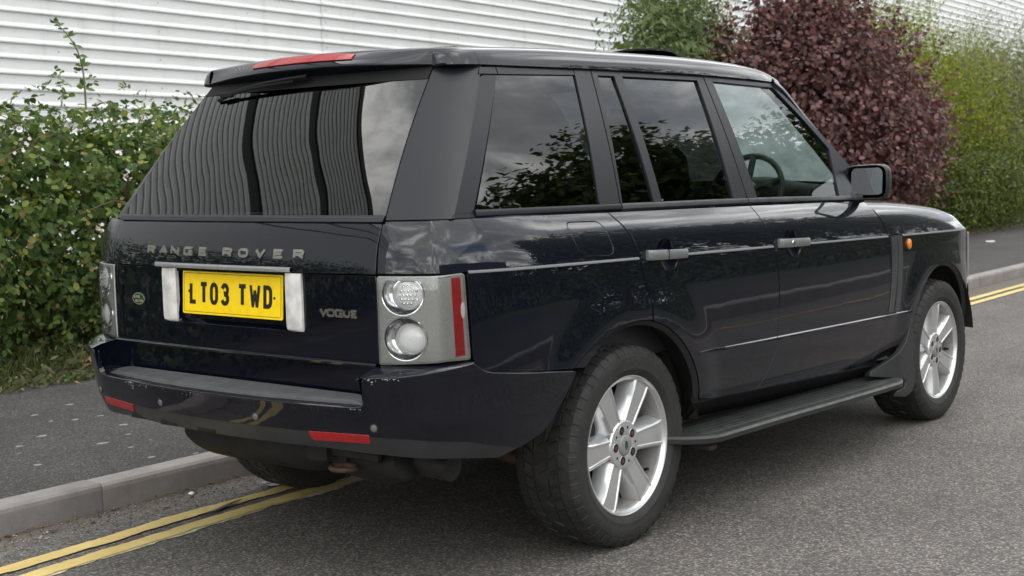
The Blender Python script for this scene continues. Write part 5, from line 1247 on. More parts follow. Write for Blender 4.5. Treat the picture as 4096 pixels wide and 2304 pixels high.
gp('centre_pillar_trim', [(.034, 1.737), (.138, 1.7395), (.052, 1.236), (-.073, 1.236), (.032, 1.7185)], m_satin, off=.002)
hs_ = [(.180, 1.7215), (.284, 1.7225), (.283, 1.236), (.072, 1.236)]; hm_ = [(.338, 1.7235), (.886, 1.7255), (.8665, 1.232), (.333, 1.236)]
hs_ = [(.180, 1.7215), (.281, 1.7225), (.262, 1.64), (.245, 1.236), (.072, 1.236)]
hs_ = [(.180, 1.7215), (.283, 1.7225), (.283, 1.237), (.071, 1.2395)]
hs_ = [(.177, 1.7215), (.283, 1.7225), (.283, 1.238), (.069, 1.2395)]
gp('rear_door_frame', [(.1445, 1.7405), (.942, 1.7435), (.9705, 1.224), (.058, 1.231)], m_satin, holes=[hs_, hm_], off=.002)
gp('rear_quarterlight', [(.065, 1.234), (.288, 1.234), (.288, 1.726), (.173, 1.725)], m_privacy, off=-.007, depth=0)
gp('rear_door_window', [(.328, 1.232), (.871, 1.228), (.890, 1.728), (.333, 1.727)], m_privacy, off=-.008, depth=0)
hf_ = [(1.0085, 1.7245), (1.525, 1.7125), (1.70, 1.57), (1.857, 1.432), (1.82, 1.215), (1.0585, 1.226)]
gp('front_door_frame', [(.950, 1.7435), (1.530, 1.7315), (1.72, 1.592), (1.90, 1.447), (2.085, 1.292), (2.075, 1.205), (.978, 1.222)], m_satin, holes=[hf_], off=.002)
gp('front_door_window', [(1.004, 1.7265), (1.525, 1.7145), (1.86, 1.432), (1.824, 1.211), (1.052, 1.222)], m_clearglass, off=-.008, depth=0)
# belt mouldings under the side glass
zbelt = interp([(-.85, 1.236), (-.75, 1.2345), (.04, 1.2245), (.97, 1.2125), (1.9, 1.192), (2.08, 1.187)])
def belt(a, b_):
    G = []
    for x in np.linspace(a, b_, 16):
        z = float(zbelt(x)); y0 = Gy(z+.022); y1 = float(S(np.array([x]), np.array([z-.004]))[0][1])
        G.append([(x, y0+.004, z+.022), (x, y0-.006, z+.021), (x, y0-.010, z+.014), (x, y0-.011, z+.003), (x, y0-.008, z-.001), (x, y1+.02, z-.006)])
    mb = MB().grid(G); mb.F += [tuple(range(6))[::-1], tuple(range(90, 96))]
    mb.build('belt_moulding', m_greyplastic if a > -.7 else m_satin, root, ang=40); obj('belt_moulding', flipy(mb.V), [f[::-1] for f in mb.F], m_greyplastic, root, ang=40)
belt(-.752, .054); belt(.060, .968); belt(.975, 2.06)
G = []
for i in range(33):
    u = -.696+1.392*i/32; row = []
    for z, d in ((1.2265, -.004), (1.2285, -.008), (1.240, -.008), (1.2475, -.005), (1.2490, .004)): p = RW(np.array([u*.999]), np.array([z]))[0]; row.append((p[0]+d, p[1], z))
    G.append(row)
MB().grid(G).build('rear_window_sill', m_satin, root)
n = 12
P = roundpoly([(-ye(1.243)+.002, 1.243), (ye(1.243)-.002, 1.243), (ye(1.752)-.002, 1.752), (-ye(1.752)+.002, 1.752)], .006)
panel('rear_window', P, RW, m_rearglass, root, step=.03, depth=0, both=False)

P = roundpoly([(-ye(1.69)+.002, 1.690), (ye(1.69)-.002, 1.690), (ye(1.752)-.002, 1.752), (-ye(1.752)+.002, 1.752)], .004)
panel('spoiler_reflection_band', P, RW, m_gap, root, step=.03, depth=0, both=False, off=.0015)  # black band laid on the glass stands in for the spoiler's dark reflection

# ---- roof
zg = interp([(-.62, 1.7365), (-.5, 1.7375), (-.416, 1.7385), (.126, 1.7455), (.93, 1.7505), (1.25, 1.7475), (1.53, 1.740), (1.62, 1.732)])
hr = interp([(-.62, .054), (-.53, .060), (0, .0715), (.65, .0725), (1.2, .0665), (1.465, .0560), (1.56, .044), (1.62, .034)])
yg = interp([(-.620, .588), (-.614, .622), (-.602, .648), (-.58, .672), (-.54, .691), (-.48, .7005), (-.3, .7025), (1.2, .7025), (1.45, .700), (1.62, .690)])
sec = [(0, 0), (.003, .010), (.0085, .026), (.0155, .042), (.0245, .0555), (.037, .0655), (.055, .0725), (.09, .0758), (.16, .0805), (.28, .086), (.45, .092), (.70, .096)]
def roofz(x, a):
    """height of the roof at half-width a"""
    d = float(yg(x))-abs(a); return float(zg(x))+float(np.interp(d, [p[0] for p in sec], [p[1] for p in sec]))*float(hr(x))/.0715
def roofrow(x):
    Y, Zg, k_ = float(yg(x)), float(zg(x)), float(hr(x))/.0715
    return [(-Y+.012, Zg-.004)]+[(-Y+d, Zg+h*k_) for d, h in sec[:-1]]+[(0, Zg+.096*k_)]
def rx(x, y): return x+.05*(1-(abs(y)/.7)**2)*max(0, (x-1.45)/.17)
G = []
for x in np.concatenate([np.linspace(-.50, 1.5, 47), [1.53, 1.56, 1.585, 1.605, 1.62]]):
    row = [(rx(x, y), y, z) for y, z in roofrow(x)]; G.append(row+[(a, -b_, c) for a, b_, c in row[::-1][1:]])
MB().grid(G).build('roof', m_paint, root, ang=60)
# rounded rear corners of the roof outside the spoiler
for sg in (1, -1):
    G = []
    for x in (-.6195, -.617, -.611, -.60, -.585, -.56, -.53, -.4995):
        pts = roofrow(x); d0 = float(yg(x))-.5895; zmax = float(np.interp(-.5895, [p[0] for p in pts], [p[1] for p in pts])); row = [(x, min(y, -.5895) , z if y < -.5895 else zmax) for y, z in pts]; G.append([(a, b_*sg, c) for a, b_, c in (row if sg > 0 else row[::-1])])
    MB().grid(G).build('roof_corner', m_paint, root, ang=60)
for sg in (1, -1):
    G = []
    for x in np.linspace(-.46, 1.58, 30): Y, Zg = float(yg(x)), float(zg(x)); G.append([(x, -sg*(Y-.011), Zg+.004), (x, -sg*(Y-.012), Zg-.018)])
    MB().grid(G).build('gutter_channel', m_gap, root)
# spoiler with high-level brake lamp
xl = lambda y: -.705+.088*(abs(y)/.588)**2.2; zlip = lambda y: 1.7535-.0165*(y/.588)**2
G = []
for y in np.linspace(-.590, .590, 49):
    x, z = xl(y), zlip(y); q = abs(y)/.588; ztop = z+.056+.006*q
    xr = RW(np.array([-y]), np.array([1.735]))[0][0]
    f_ = 1-.72*q**4
    G.append([(max(xr, x+.03), y, 1.728), (x+.018, y, z-.003), (x+.004, y, z-.002), (x, y, z+.003), (x+.002, y, z+.010), (x+.020*f_, y, z+.028), (x+.040*f_, y, z+.046), (x+.052*f_, y, z+.054), (x+.066*f_, y, z+.0575), (x+.12, y, z+.062), (-.50, y, roofz(-.50, y)+.002), (-.44, y, roofz(-.44, y)-.004)])
mb = MB().grid(G); n = len(G); mb.F += [tuple(range(12))[::-1], tuple(range((n-1)*12, n*12))]
spoiler = mb.build('spoiler', m_paint, root, ang=45)
G = []
for y in np.linspace(-.262, .262, 25):
    x, z = xl(y), zlip(y); e_ = 1-.35*(abs(y)/.262)**3
    a = (x+.0135, z+.0245); b_ = (x+.047, z+.0525); dn = (-.0022, .0018)
    G.append([(a[0]+.004, y, a[1]-.002), (a[0]+dn[0], y, a[1]+dn[1]), (a[0]+(b_[0]-a[0])*e_*.5+dn[0]*1.6, y, a[1]+(b_[1]-a[1])*e_*.5+dn[1]*1.6), (a[0]+(b_[0]-a[0])*e_+dn[0], y, a[1]+(b_[1]-a[1])*e_+dn[1]), (a[0]+(b_[0]-a[0])*e_+.004, y, a[1]+(b_[1]-a[1])*e_+.001)])
mb = MB().grid(G); mb.F += [tuple(range(5))[::-1], tuple(range(120, 125))]; mb.build('high_brake_lamp', m_red, spoiler, ang=30)
# rear wiper tucked under the spoiler
mb = MB(); mb.tube(catmull([(-.690, -.05, 1.728), (-.694, .12, 1.720), (-.694, .28, 1.706), (-.690, .42, 1.680)], 6), [.010-.0003*i for i in range(19)], 6)
o = mb.build('rear_wiper', m_recess, root)
mb = MB(); mb.tube(catmull([(-.692, .02, 1.718), (-.695, .18, 1.710), (-.693, .33, 1.695), (-.686, .455, 1.668)], 6), .007, 5); mb.box((-.690, .40, 1.686), (.02, .07, .02), .004); mb.build('wiper_blade', m_gap, o)
# opened glass sunroof: the wind deflector stands proud of the roof
G = []
for i, (x, dz) in enumerate(((.62, .004), (.80, .034), (.98, .050), (1.12, .056), (1.18, .052), (1.31, .016), (1.34, .002))):
    G.append([(x, y, roofz(x, y)+dz) for y in np.linspace(-.40, .40, 9)])
mb = MB().grid(G); k = len(mb.V); mb.V += [(v[0], v[1], v[2]-.008) for v in mb.V]; mb.F += [tuple(i+k for i in f)[::-1] for f in mb.F[:]]
for i in range(6): mb.F += [(i*9, (i+1)*9, k+(i+1)*9, k+i*9), (i*9+8, k+i*9+8, k+(i+1)*9+8, (i+1)*9+8)]
mb.build('sunroof_panel', simple('dark_sunroof_glass', (.006, .006, .007), .12, coat=.5), root, ang=30)
mb = MB(); mb.box((.52, .10, roofz(.52, .1)+.006), (.10, .03, .012), .004); mb.build('roof_aerial', m_blackplastic, root)

# ---- screen pillars, windscreen, bonnet, nose
apil = [(1.535, -.693, 1.738), (1.60, -.705, 1.7035), (1.74, -.728, 1.597), (1.92, -.762, 1.456), (2.06, -.790, 1.338), (2.15, -.808, 1.262), (2.19, -.815, 1.215)]
G = []
for i, p in enumerate(catmull(apil, 5)):
    G.append([(p[0]-.028, p[1]-.004, p[2]-.030), (p[0]-.012, p[1]-.013, p[2]-.012), (p[0]+.008, p[1]-.010, p[2]+.008), (p[0]+.028, p[1]+.008, p[2]+.020), (p[0]+.05, p[1]+.05, p[2]+.028), (p[0]+.05, p[1]+.08, p[2]+.010), (p[0]-.028, p[1]+.04, p[2]-.03)])
mb = MB().grid([r_[::-1] for r_ in G]); mb.build('screen_pillar', m_paint, root, ang=50); obj('screen_pillar', flipy(mb.V), [f[::-1] for f in mb.F], m_paint, root, ang=50)
wtop = catmull([(1.60, -.655, 1.757), (1.645, -.4, 1.785), (1.665, 0, 1.795), (1.645, .4, 1.785), (1.60, .655, 1.757)], 6); wbot = catmull([(2.19, -.760, 1.262), (2.33, -.45, 1.272), (2.39, 0, 1.28), (2.33, .45, 1.272), (2.19, .760, 1.262)], 6)
G = [[tuple(np.array(a)*(1-t)+np.array(b_)*t+np.array([.03*math.sin(math.pi*t), 0, .02*math.sin(math.pi*t)])) for a, b_ in zip(wtop, wbot)] for t in np.linspace(0, 1, 9)]
MB().grid(G).build('windscreen', m_mistglass, root)
hfac = interp([(2.0, 1.03), (2.3, .995), (2.55, .945), (2.84, .845), (3.0, .765), (3.11, .665), (3.2, .535), (3.264, .375), (3.315, .20), (3.35, .06), (3.362, .01)])
xs_of = interp([(1.0, 2.180), (1.017, 2.171), (1.072, 2.140), (1.140, 2.088), (1.186, 2.048), (1.25, 2.03)])
secb = [(.004, None), (.02, None), (.04, None), (.06, None), (.08, None), (.10, None), (.118, None), (.132, -.880), (.143, -.862), (.153, -.835), (.163, -.79), (.174, -.70), (.186, -.5), (.193, -.25), (.196, 0)]
G = []
for h, yy in secb:
    row = []
    for t in np.linspace(0, 1, 44):
        t = 1-(1-t)**1.5; xs = float(xs_of(1.015+min(h, .17)))+.0035
        if yy is not None and abs(yy) < .8: xs = 2.06+.25*(1-(abs(yy)/.8)**2)
        w = 0 if yy is None else (1-(abs(yy)/.90)**2); xen = 3.362+.26*max(0, w)
        x = xs+(xen-xs)*t; xq = 2.0+(x-2.0)/(xen-2.0)*(3.362-2.0)
        z0 = float(zs(min(x, 3.36)))+.003; k_ = float(hfac(xq)); z = z0+h*k_
        ysurf = float(S(np.array([min(x, 3.40)]), np.array([z0+min(h, .125)]))[0][1])
        if yy is None: y = ysurf
        else: y0 = float(S(np.array([min(x, 3.40)]), np.array([z0+.125]))[0][1]); y = y0*(abs(yy)/.895)
        row.append((x, y, z))
    G.append(row)
Gm = G+[[(p[0], -p[1], p[2]) for p in r_] for r_ in G[::-1][1:]]
MB().grid(Gm).build('bonnet', m_paint, root, ang=60)
# scuttle under the screen
G = [[(p[0]+d, p[1]*1.04, p[2]+dz) for p in wbot] for d, dz in ((-.02, .004), (.05, -.03), (.16, -.055))]
MB().grid(G).build('scuttle_panel', m_blackplastic, root)
# nose: lamps, grille and bumper, hardly seen from here
npl = catmull([(3.30, -.913), (3.376, -.890), (3.44, -.835), (3.52, -.70), (3.585, -.5), (3.62, -.25), (3.63, 0), (3.62, .25), (3.585, .5), (3.52, .70), (3.44, .835), (3.376, .890), (3.30, .913)], 6)
def nose(name, rows, m, i0=0, i1=None, k=0.0):
    G = []
    pl = npl[i0:i1]
    for z, o_ in rows: G.append([(p[0]+o_*.8, p[1]*(1+o_*.9), z) for p in pl])
    return MB().grid([r_[::-1] for r_ in G]).build(name, m, root, ang=40)
nose('headlamp', [(.972, -.002), (.95, .003), (.80, .006), (.705, .004)], m_clear, 6, 20); nose('headlamp', [(.972, -.002), (.95, .003), (.80, .006), (.705, .004)], m_clear, -20, -6)
nose('grille', [(.972, -.004), (.95, .0), (.80, .004), (.705, .002)], m_greyplastic, 19, -19)
nose('front_bumper', [(.702, -.006), (.694, .006), (.68, .013), (.64, .016), (.60, .012), (.50, .0), (.42, -.03), (.38, -.07)], m_paint, 1, -1)
for sg in (1, -1): mb = MB(); mb.box((3.378, -.897*sg, .84), (.016, .012, .25), .004); mb.build('headlamp_edge', m_satinmetal, root)
# wing vents (pairs of upright gills)
for x0 in (2.1985, 2.2665):
    G = []
    for t in np.linspace(0, 1, 26):
        z = 1.0055-.0195*(x0-2.19)+(0.640-1.0055)*t; xx = x0-.032*(t**3)*1.0+.012*math.sin(math.pi*t)*.6; wv_ = .056*(1-.22*t)
        row = []
        for q, d in ((0, -.003), (.04, .004), (.30, .0065), (.42, .002), (.55, -.001), (.68, .004), (.96, .005), (1, -.003)):
            p = S(np.array([xx+wv_*q]), np.array([z]))[0]; row.append((p[0], p[1]-d-.002, z))
        G.append(row)
    mb = MB().grid(G[::-1]); mb.build('wing_vent', m_vent, root, ang=25); obj('wing_vent', flipy(mb.V), [f[::-1] for f in mb.F], m_vent, root, ang=25)
def disc_on(name, u, z, ru, rz, d, m):
    V = []; F = []; n = 20
    for r_, dd in ((1, -.002), (.97, d*.5), (.75, d*.9), (.35, d), (.03, d)):
        for i in range(n): a = 2*math.pi*i/n; p = S(np.array([u+ru*r_*math.cos(a)]), np.array([z+rz*r_*math.sin(a)]))[0]; V.append((p[0], p[1]-dd, p[2]))
    for q in range(4):
        for i in range(n): j = (i+1) % n; F.append((q*n+i, q*n+j, (q+1)*n+j, (q+1)*n+i))
    obj(name, V, F, m, root); obj(name, flipy(V), [f[::-1] for f in F], m, root)
disc_on('indicator_repeater', 2.413, .957, .021, .0265, .012, m_amber)
# door mirrors
mo = [(-.868, 1.345), (-.95, 1.3535), (-1.035, 1.352), (-1.058, 1.335), (-1.064, 1.295), (-1.060, 1.225), (-1.045, 1.200), (-.96, 1.192), (-.872, 1.192), (-.850, 1.21), (-.842, 1.27), (-.850, 1.325)]
mo = catmull(mo, 3, True); mc = np.mean(np.array(mo), 0); n = len(mo)
V = []; F = []
for x, k_, dy in ((1.963, .90, 0), (1.950, .92, 0), (1.944, .965, 0), (1.948, 1.0, 0), (1.965, 1.025, 0), (2.00, 1.015, .004), (2.04, .93, .012), (2.075, .75, .022), (2.095, .45, .03), (2.10, .05, .03)):
    V += [(x+.10*(mc[0]-p[0])*-.35, mc[0]+(p[0]-mc[0])*k_+dy, mc[1]+(p[1]-mc[1])*k_) for p in mo]
for q in range(9):
    for i in range(n): j = (i+1) % n; F.append((q*n+i, q*n+j, (q+1)*n+j, (q+1)*n+i))
mh = obj('door_mirror', V, F, m_blackplastic, root, ang=50); mh2 = obj('door_mirror', flipy(V), [f[::-1] for f in F], m_blackplastic, root, ang=50)
gp_ = roundpoly([(-.888, 1.338), (-1.022, 1.341), (-1.040, 1.325), (-1.036, 1.222), (-1.020, 1.2165), (-.890, 1.213), (-.871, 1.225), (-.874, 1.32)], .012)
V = [(1.9595-.10*(p[0]-mc[0])*-.35+(p[0]-mc[0])*.10, p[0], p[1]) for p in gp_]
obj('mirror_glass', V, [tuple(range(len(V)))], m_mirror, mh, smooth=False); obj('mirror_glass', flipy(V), [tuple(range(len(V)))[::-1]], m_mirror, mh2, smooth=False)
mb = MB(); mb.tube(catmull([(1.985, -.93, 1.205), (1.975, -.89, 1.198), (1.96, -.85, 1.215), (1.96, -.82, 1.235)], 4), [.026]*5+[.03]*8, 10)
mb.box((1.985, -.868, 1.200), (.13, .045, .035), .012); mb.build('mirror_arm', m_blackplastic, mh); obj('mirror_arm', flipy(mb.V), [f[::-1] for f in mb.F], m_blackplastic, mh2)

# ---- sills, running boards, mudflaps
for sg in (1, -1):
    G = []
    for x in np.linspace(.40, 2.16, 24):
        zt = .470-.046*(x-.4)+.006; p = float(S(np.array([x]), np.array([zt]))[0][1])
        G.append([(x, sg*(p+.012), zt+.01), (x, sg*(p+.006), zt-.012), (x, sg*(p+.035), zt-.05), (x, sg*(p+.08), zt-.09), (x, sg*-.70, zt-.13)])
    mb = MB().grid(G if sg > 0 else [r_ for r_ in G[::-1]]); mb.build('sill', m_recess, root)
    G = []; N = 40
    for i in range(N+1):
        t = i/N; x = .245+(2.165-.245)*t; zt = .360-.0165*(x-.2); e_ = 1.0
        yo = -1.080+.004*math.sin(6*t); yi = -.845
        rnd = 0 if t > .10 else (1-t/.10); yo += .16*rnd**2.2; fr = max(0, (t-.93)/.07); yo += .035*fr**2
        row = [(x, yi, zt-.02), (x, yi, zt+.002), (x, yi-.02, zt+.004)]
        m_ = 24
        for k_ in range(m_+1):
            q = k_/m_; rib = .0030 if (k_ % 4 in (1, 2) and 3 < k_ < 22 and .05 < t < .95) else 0
            row.append((x, (yi-.03)+(yo+.020-(yi-.03))*q, zt+.004+rib-.004*q*q))
        row += [(x, yo+.008, zt-.003), (x, yo, zt-.012), (x, yo+.002, zt-.030), (x, yo+.018, zt-.036), (x, yi, zt-.038)]
        G.append([(a, sg*b_, c) for a, b_, c in row])
    mb = MB().grid(G if sg < 0 else G[::-1]); k = len(G[0]); mb.F += [tuple(range(k)), tuple(range(N*k, (N+1)*k))[::-1]]
    mb.build('running_board', m_board, root, ang=25)
    for bxx in (.42, 1.2, 1.95): b2 = MB(); b2.box((bxx, sg*-.93, .300), (.05, .22, .025), .006); b2.build('board_bracket', m_dirtyblack, root)
def MF(u, z):
    u = np.asarray(u, float); z = np.asarray(z, float); t = np.clip((.60-z)/.36, 0, 1)
    return np.stack([u, -(.966+.045*t**1.3)+.06*np.clip((2.22-u)/.3, 0, 1)*(1-t)-.012*np.sin(np.clip((u-1.95)/.5, 0, 1)*3.1), z+0*u], -1)
P = [(2.463, .610), (2.425, .566), (2.40, .530), (2.345, .477), (2.25, .440), (2.148, .414), (2.04, .393), (1.965, .378), (1.945, .360), (2.22, .318), (2.265, .300), (2.25, .268), (2.15, .258), (2.11, .246), (2.25, .224), (2.33, .24), (2.385, .29), (2.412, .36), (2.425, .45), (2.445, .53)]
panel('mudflap', P, MF, m_blackplastic, root, step=.025, depth=.03, rad=.004, off=.004)

# ---- wheels: built once about their own axle, outer face towards -y
def wheel(name, x, side, spin):
    w = empty(name, (x, -.815 if side > 0 else .815, .369), root); w.rotation_euler = (0, 0, 0 if side > 0 else math.pi); return w
W0 = wheel('wheel', 0, 1, 0)
ZC = .3685
def squash(V):
    out = []
    for x, y, z in V:
        r_ = math.hypot(x, z)
        if z < -ZC+.02 and r_ > .30:
            k_ = max(0, (-ZC+.02-z)/.02); y *= 1+.03*min(1, k_)
        out.append((x, y, max(z, -ZC)))
    return out
tp = [(.2545, -.108), (.2575, -.117), (.264, -.1245), (.280, -.1315), (.2825, -.1330), (.2855, -.1322), (.300, -.1352), (.318, -.1358), (.334, -.1330), (.346, -.1275), (.357, -.1195), (.3645, -.1085), (.3665, -.095), (.3675, -.05), (.368, 0)]
prof = tp+[(r_, -y) for r_, y in tp[::-1][1:]]
mb = MB().lathe(prof, 72, 'y'); tyre = obj('tyre', squash(mb.V), mb.F, m_rubber, W0, ang=60)
NB = 46; mb = MB(); gq = random.Random(8)
def tblock(a0, a1, y0, y1, slant, rin, rout, sh=0.0):
    V = []
    for r_, ins in ((rin, 0), (rout, .0016)):
        for (a, y) in ((a0, y0), (a1, y0), (a1, y1), (a0, y1)):
            ym = (y0+y1)/2; aa = a+slant*(y-ym)/r_; am = (a0+a1)/2+slant*(y-ym)/r_
            aa = am+(aa-am)*(1-ins/.012); yy = ym+(y-ym)*(1-ins/abs(y1-y0)*2); rr = r_-(sh*(abs(yy)-.072)**2 if abs(yy) > .072 else 0)
            V.append((rr*math.cos(aa), yy, rr*math.sin(aa)))
    F = [(4, 5, 6, 7), (0, 1, 5, 4), (1, 2, 6, 5), (2, 3, 7, 6), (3, 0, 4, 7)]
    mb.add(V, [f if (y1 > y0) else f[::-1] for f in F])
for i in range(NB):
    p = 2*math.pi/NB; a = i*p
    for sg in (1, -1):
        o_ = 0 if sg > 0 else p*.5
        tblock(a+o_, a+o_+p*(.88 if i % 2 else .82), sg*.0760, sg*.1170, sg*.10, .360, .3725, 4.4)
        tblock(a+o_+p*.3, a+o_+p*1.17, sg*.0330, sg*.0715, -sg*.42, .364, .3742)
        # side lugs on the shoulder
        V = []; L0, L1 = a+o_+p*.02, a+o_+p*(.72 if i % 2 else .55)
        for aa in (L0, L1):
            for r_, y in ((.3625, .1165), (.352, .1250), (.341, .1310), (.337, .1325)): V.append((r_*math.cos(aa), sg*y, r_*math.sin(aa)))
            for r_, y in ((.3640, .1172), (.3532, .1262), (.342, .1322), (.3375, .1332)): V.append(((r_)*math.cos(aa+(.006 if aa == L0 else -.006)), sg*y, r_*math.sin(aa+(.006 if aa == L0 else -.006))))
        mb.add(V, [f if sg < 0 else f[::-1] for f in [(4, 5, 13, 12), (5, 6, 14, 13), (6, 7, 15, 14), (0, 4, 12, 8), (0, 1, 5, 4), (1, 2, 6, 5), (2, 3, 7, 6), (8, 12, 13, 9), (9, 13, 14, 10), (10, 14, 15, 11), (7, 3, 11, 15)]])
    tblock(a+p*.08, a+p*.92, -.0285, .0285, .55 if i % 2 else -.55, .364, .3744)
tread = obj('tread', squash(mb.V), mb.F, m_rubber, W0, smooth=False)
# raised sidewall lettering
for k0, word in ((100, 'OPEN'), (78, 'COUNTRY'), (280, 'OPEN'), (258, 'COUNTRY')):
    for i, ch in enumerate(word):
        a0 = R(k0-i*4.6)
        def place(x, y, d, a0=a0):
            aa = a0-x/.318; r_ = .306+y; return (r_*math.cos(aa), -.1352-d*.5, r_*math.sin(aa))
        glyph(ch if ch != 'O' else '0', 'sidewall_letter', .019, .021, .0042, place, m_rubber, W0, .0016)
# alloy rim
rp = [(.2535, -.104), (.2578, -.110), (.2582, -.116), (.2565, -.1200), (.2530, -.1208), (.2500, -.1185), (.2470, -.111), (.2400, -.1035), (.2340, -.0985), (.2310, -.085), (.2270, -.05), (.2230, .0), (.225, .09)]
mb = MB().lathe(rp[:8], 72, 'y'); rim = mb.build('rim', m_alloy, W0, ang=30)
mb = MB().lathe(rp[7:], 72, 'y'); mb.build('rim_barrel', m_alloydark, W0, ang=30)
face = interp([(.05, -.0955), (.085, -.0985), (.12, -.1010), (.17, -.1055), (.21, -.1085), (.2365, -.1085), (.245, -.1075)])
wid = interp([(.05, .052), (.085, .062), (.12, .068), (.17, .075), (.21, .082), (.245, .092)])
def spoke(a):
    G = []
    for r_ in (.055, .075, .09, .105, .12, .15, .18, .205, .225, .237, .243):
        y = float(face(r_)); w = float(wid(r_))/2; fl = .021+.008*math.exp(-((r_-.09)/.03)**2); row = []
        for t, d in ((-w-fl, .066), (-w-fl*.9, .046), (-w-fl*.5, .022), (-w-.0035, .0045), (-w+.0015, .0004), (-w+.0075, .0004), (-w+.0105, .0042), (0, .0034), (w-.0105, .0042), (w-.0075, .0004), (w-.0015, .0004), (w+.0035, .0045), (w+fl*.5, .022), (w+fl*.9, .046), (w+fl, .066)):
            rr = math.sqrt(max(r_*r_-min(t*t, r_*r_*.7), 1e-5)) if r_ > .2 else r_
            row.append((rr*math.cos(a)-t*math.sin(a), y+d, rr*math.sin(a)+t*math.cos(a)))
        G.append(row)
    return MB().grid(G).build('spoke', m_alloy, W0, ang=28)
for i in range(6): spoke(R(60*i+2))
mb = MB().lathe([(.092, -.070), (.091, -.0955), (.086, -.1010), (.078, -.1025), (.045, -.1030), (.0395, -.1010), (.0385, -.098), (.0, -.098)], 48, 'y'); mb.build('hub', m_alloy, W0, ang=30)
for i in range(5):
    a = R(72*i+38); c = (.0585*math.cos(a), 0, .0585*math.sin(a))
    mb = MB().lathe([(.0190, -.1020), (.0178, -.1036), (.0165, -.1034), (.0160, -.1028)], 20, 'y', c); mb.build('nut_pocket', m_alloy, W0)
    mb = MB().lathe([(.0163, -.10335), (.0, -.1033)], 16, 'y', c); pk = mb.build('nut_well', m_gap, W0, ang=20)
    mb = MB().lathe([(.0095, -.1030), (.0090, -.1044), (0, -.1046)], 6, 'y', c); mb.build('wheel_nut', m_rust, W0, ang=20)
    a += R(36); c = (.0655*math.cos(a), 0, .0655*math.sin(a)); mb = MB().lathe([(.0052, -.1030), (0, -.1034)], 12, 'y', c); mb.build('hub_hole', m_gap, W0)
mb = MB().lathe([(.0385, -.099), (.0380, -.1045), (.034, -.1075), (.02, -.1090), (0, -.1093)], 36, 'y'); cap = mb.build('centre_cap', m_satinmetal, W0, ang=50)
V = [(0, -.1102, 0)]+[(.013*math.cos(2*math.pi*i/20), -.1088, .021*math.sin(2*math.pi*i/20)) for i in range(20)]
obj('cap_badge', V, [(0, 1+i, 1+(i+1) % 20) for i in range(20)], m_green_badge, W0)
mb = MB(); a = R(-36); mb.tube([(.226*math.cos(a), -.06, .226*math.sin(a)), (.214*math.cos(a), -.075, .214*math.sin(a)), (.208*math.cos(a), -.088, .208*math.sin(a))], .006, 8); mb.build('valve', m_gap, W0)
mb = MB().lathe([(.235, .03), (.168, .028), (.168, .008), (.09, .006), (.085, -.03), (.0, -.03)], 40, 'y'); mb.build('brake_disc', m_dirtyblack, W0)
mb = MB(); mb.box((-.14, -.015, .05), (.07, .08, .16), .015); mb.build('brake_caliper', m_dirtyblack, W0)
def copy_tree(o, parent):
    c = o.copy(); link(c, parent)
    for ch in list(o.children): copy_tree(ch, c)
    return c
for x, sd, sp in ((2.88, 1, 30), (0, -1, 14), (2.88, -1, 41)):
    w = empty('wheel', (x, -.815*sd, .369), root); w.rotation_euler = (0, 0, 0 if sd > 0 else math.pi)
    for ch in list(W0.children):
        c = copy_tree(ch, w)
        if c.name.split('.')[0] not in ('tyre', 'tread', 'sidewall_letter', 'brake_disc', 'brake_caliper'): c.rotation_euler = (0, R(-sp), 0)

# ---- arches, floor, exhaust, suspension
for cx, cz, r_ in ARCH:
    for sg in (1, -1):
        mb = MB().lathe([(r_+.012, -.945), (r_+.02, -.90), (r_+.02, -.55), (.1, -.54)], 30, 'y', (cx, 0, cz), R(8 if cx > 1 else 2), R(176 if cx > 1 else 146))
        V = mb.V if sg > 0 else flipy(mb.V); obj('arch_liner', V, mb.F if sg > 0 else [f[::-1] for f in mb.F], m_dirtyblack, root)
        mb = MB(); G = []
        for i in range(33):
            a = R(8+(166 if cx > 1 else 136)*i/32); G.append([(cx+(r_-.0)*math.cos(a), float(S(np.array([cx+r_*math.cos(a)]), np.array([cz+r_*math.sin(a)]))[0][1])+.004, cz+(r_)*math.sin(a)), (cx+(r_-.016)*math.cos(a), float(S(np.array([cx+r_*math.cos(a)]), np.array([cz+r_*math.sin(a)]))[0][1])+.020, cz+(r_-.016)*math.sin(a)), (cx+(r_+.01)*math.cos(a), -.88, cz+(r_+.01)*math.sin(a))])
        mb.grid(G); obj('arch_lip', mb.V if sg > 0 else flipy(mb.V), mb.F if sg < 0 else [f[::-1] for f in mb.F], m_blackplastic, root)
mb = MB(); mb.box((1.42, 0, .40), (1.90, 1.52, .18)); mb.box((-.62, 0, .60), (.60, 1.30, .16)); mb.box((-.0, 0, .60), (.9, 1.05, .2)); mb.box((2.9, 0, .55), (.9, 1.05, .3)); mb.box((-.98, 0, .60), (.16, 1.36, .14)); mb.build('underbody', m_dirtyblack, root, smooth=False)
mb = MB(); mb.tube(catmull([(-.80, .50, .455), (-.80, .44, .425), (-.80, .30, .415), (-.80, .05, .415), (-.80, -.16, .42), (-.80, -.24, .44)], 5), [.055]+[.085]*24+[.05], 16); mb.build('rear_silencer', m_exhaust, root)
mb = MB(); mb.tube(catmull([(-.86, -.34, .445), (-.86, -.42, .42), (-.86, -.58, .418), (-.86, -.66, .44)], 6), [.04]+[.062]*17+[.03], 14); mb.tube([(-.80, -.66, .43), (-.80, -.79, .42)], [.05, .045], 12); mb.build('exhaust_box', m_exhaust, root)
mb = MB(); mb.box((-.93, -.33, .47), (.10, .10, .10), .01); mb.box((-.93, -.46, .455), (.03, .26, .03), .005); mb.build('tow_bracket', m_dirtyblack, root)
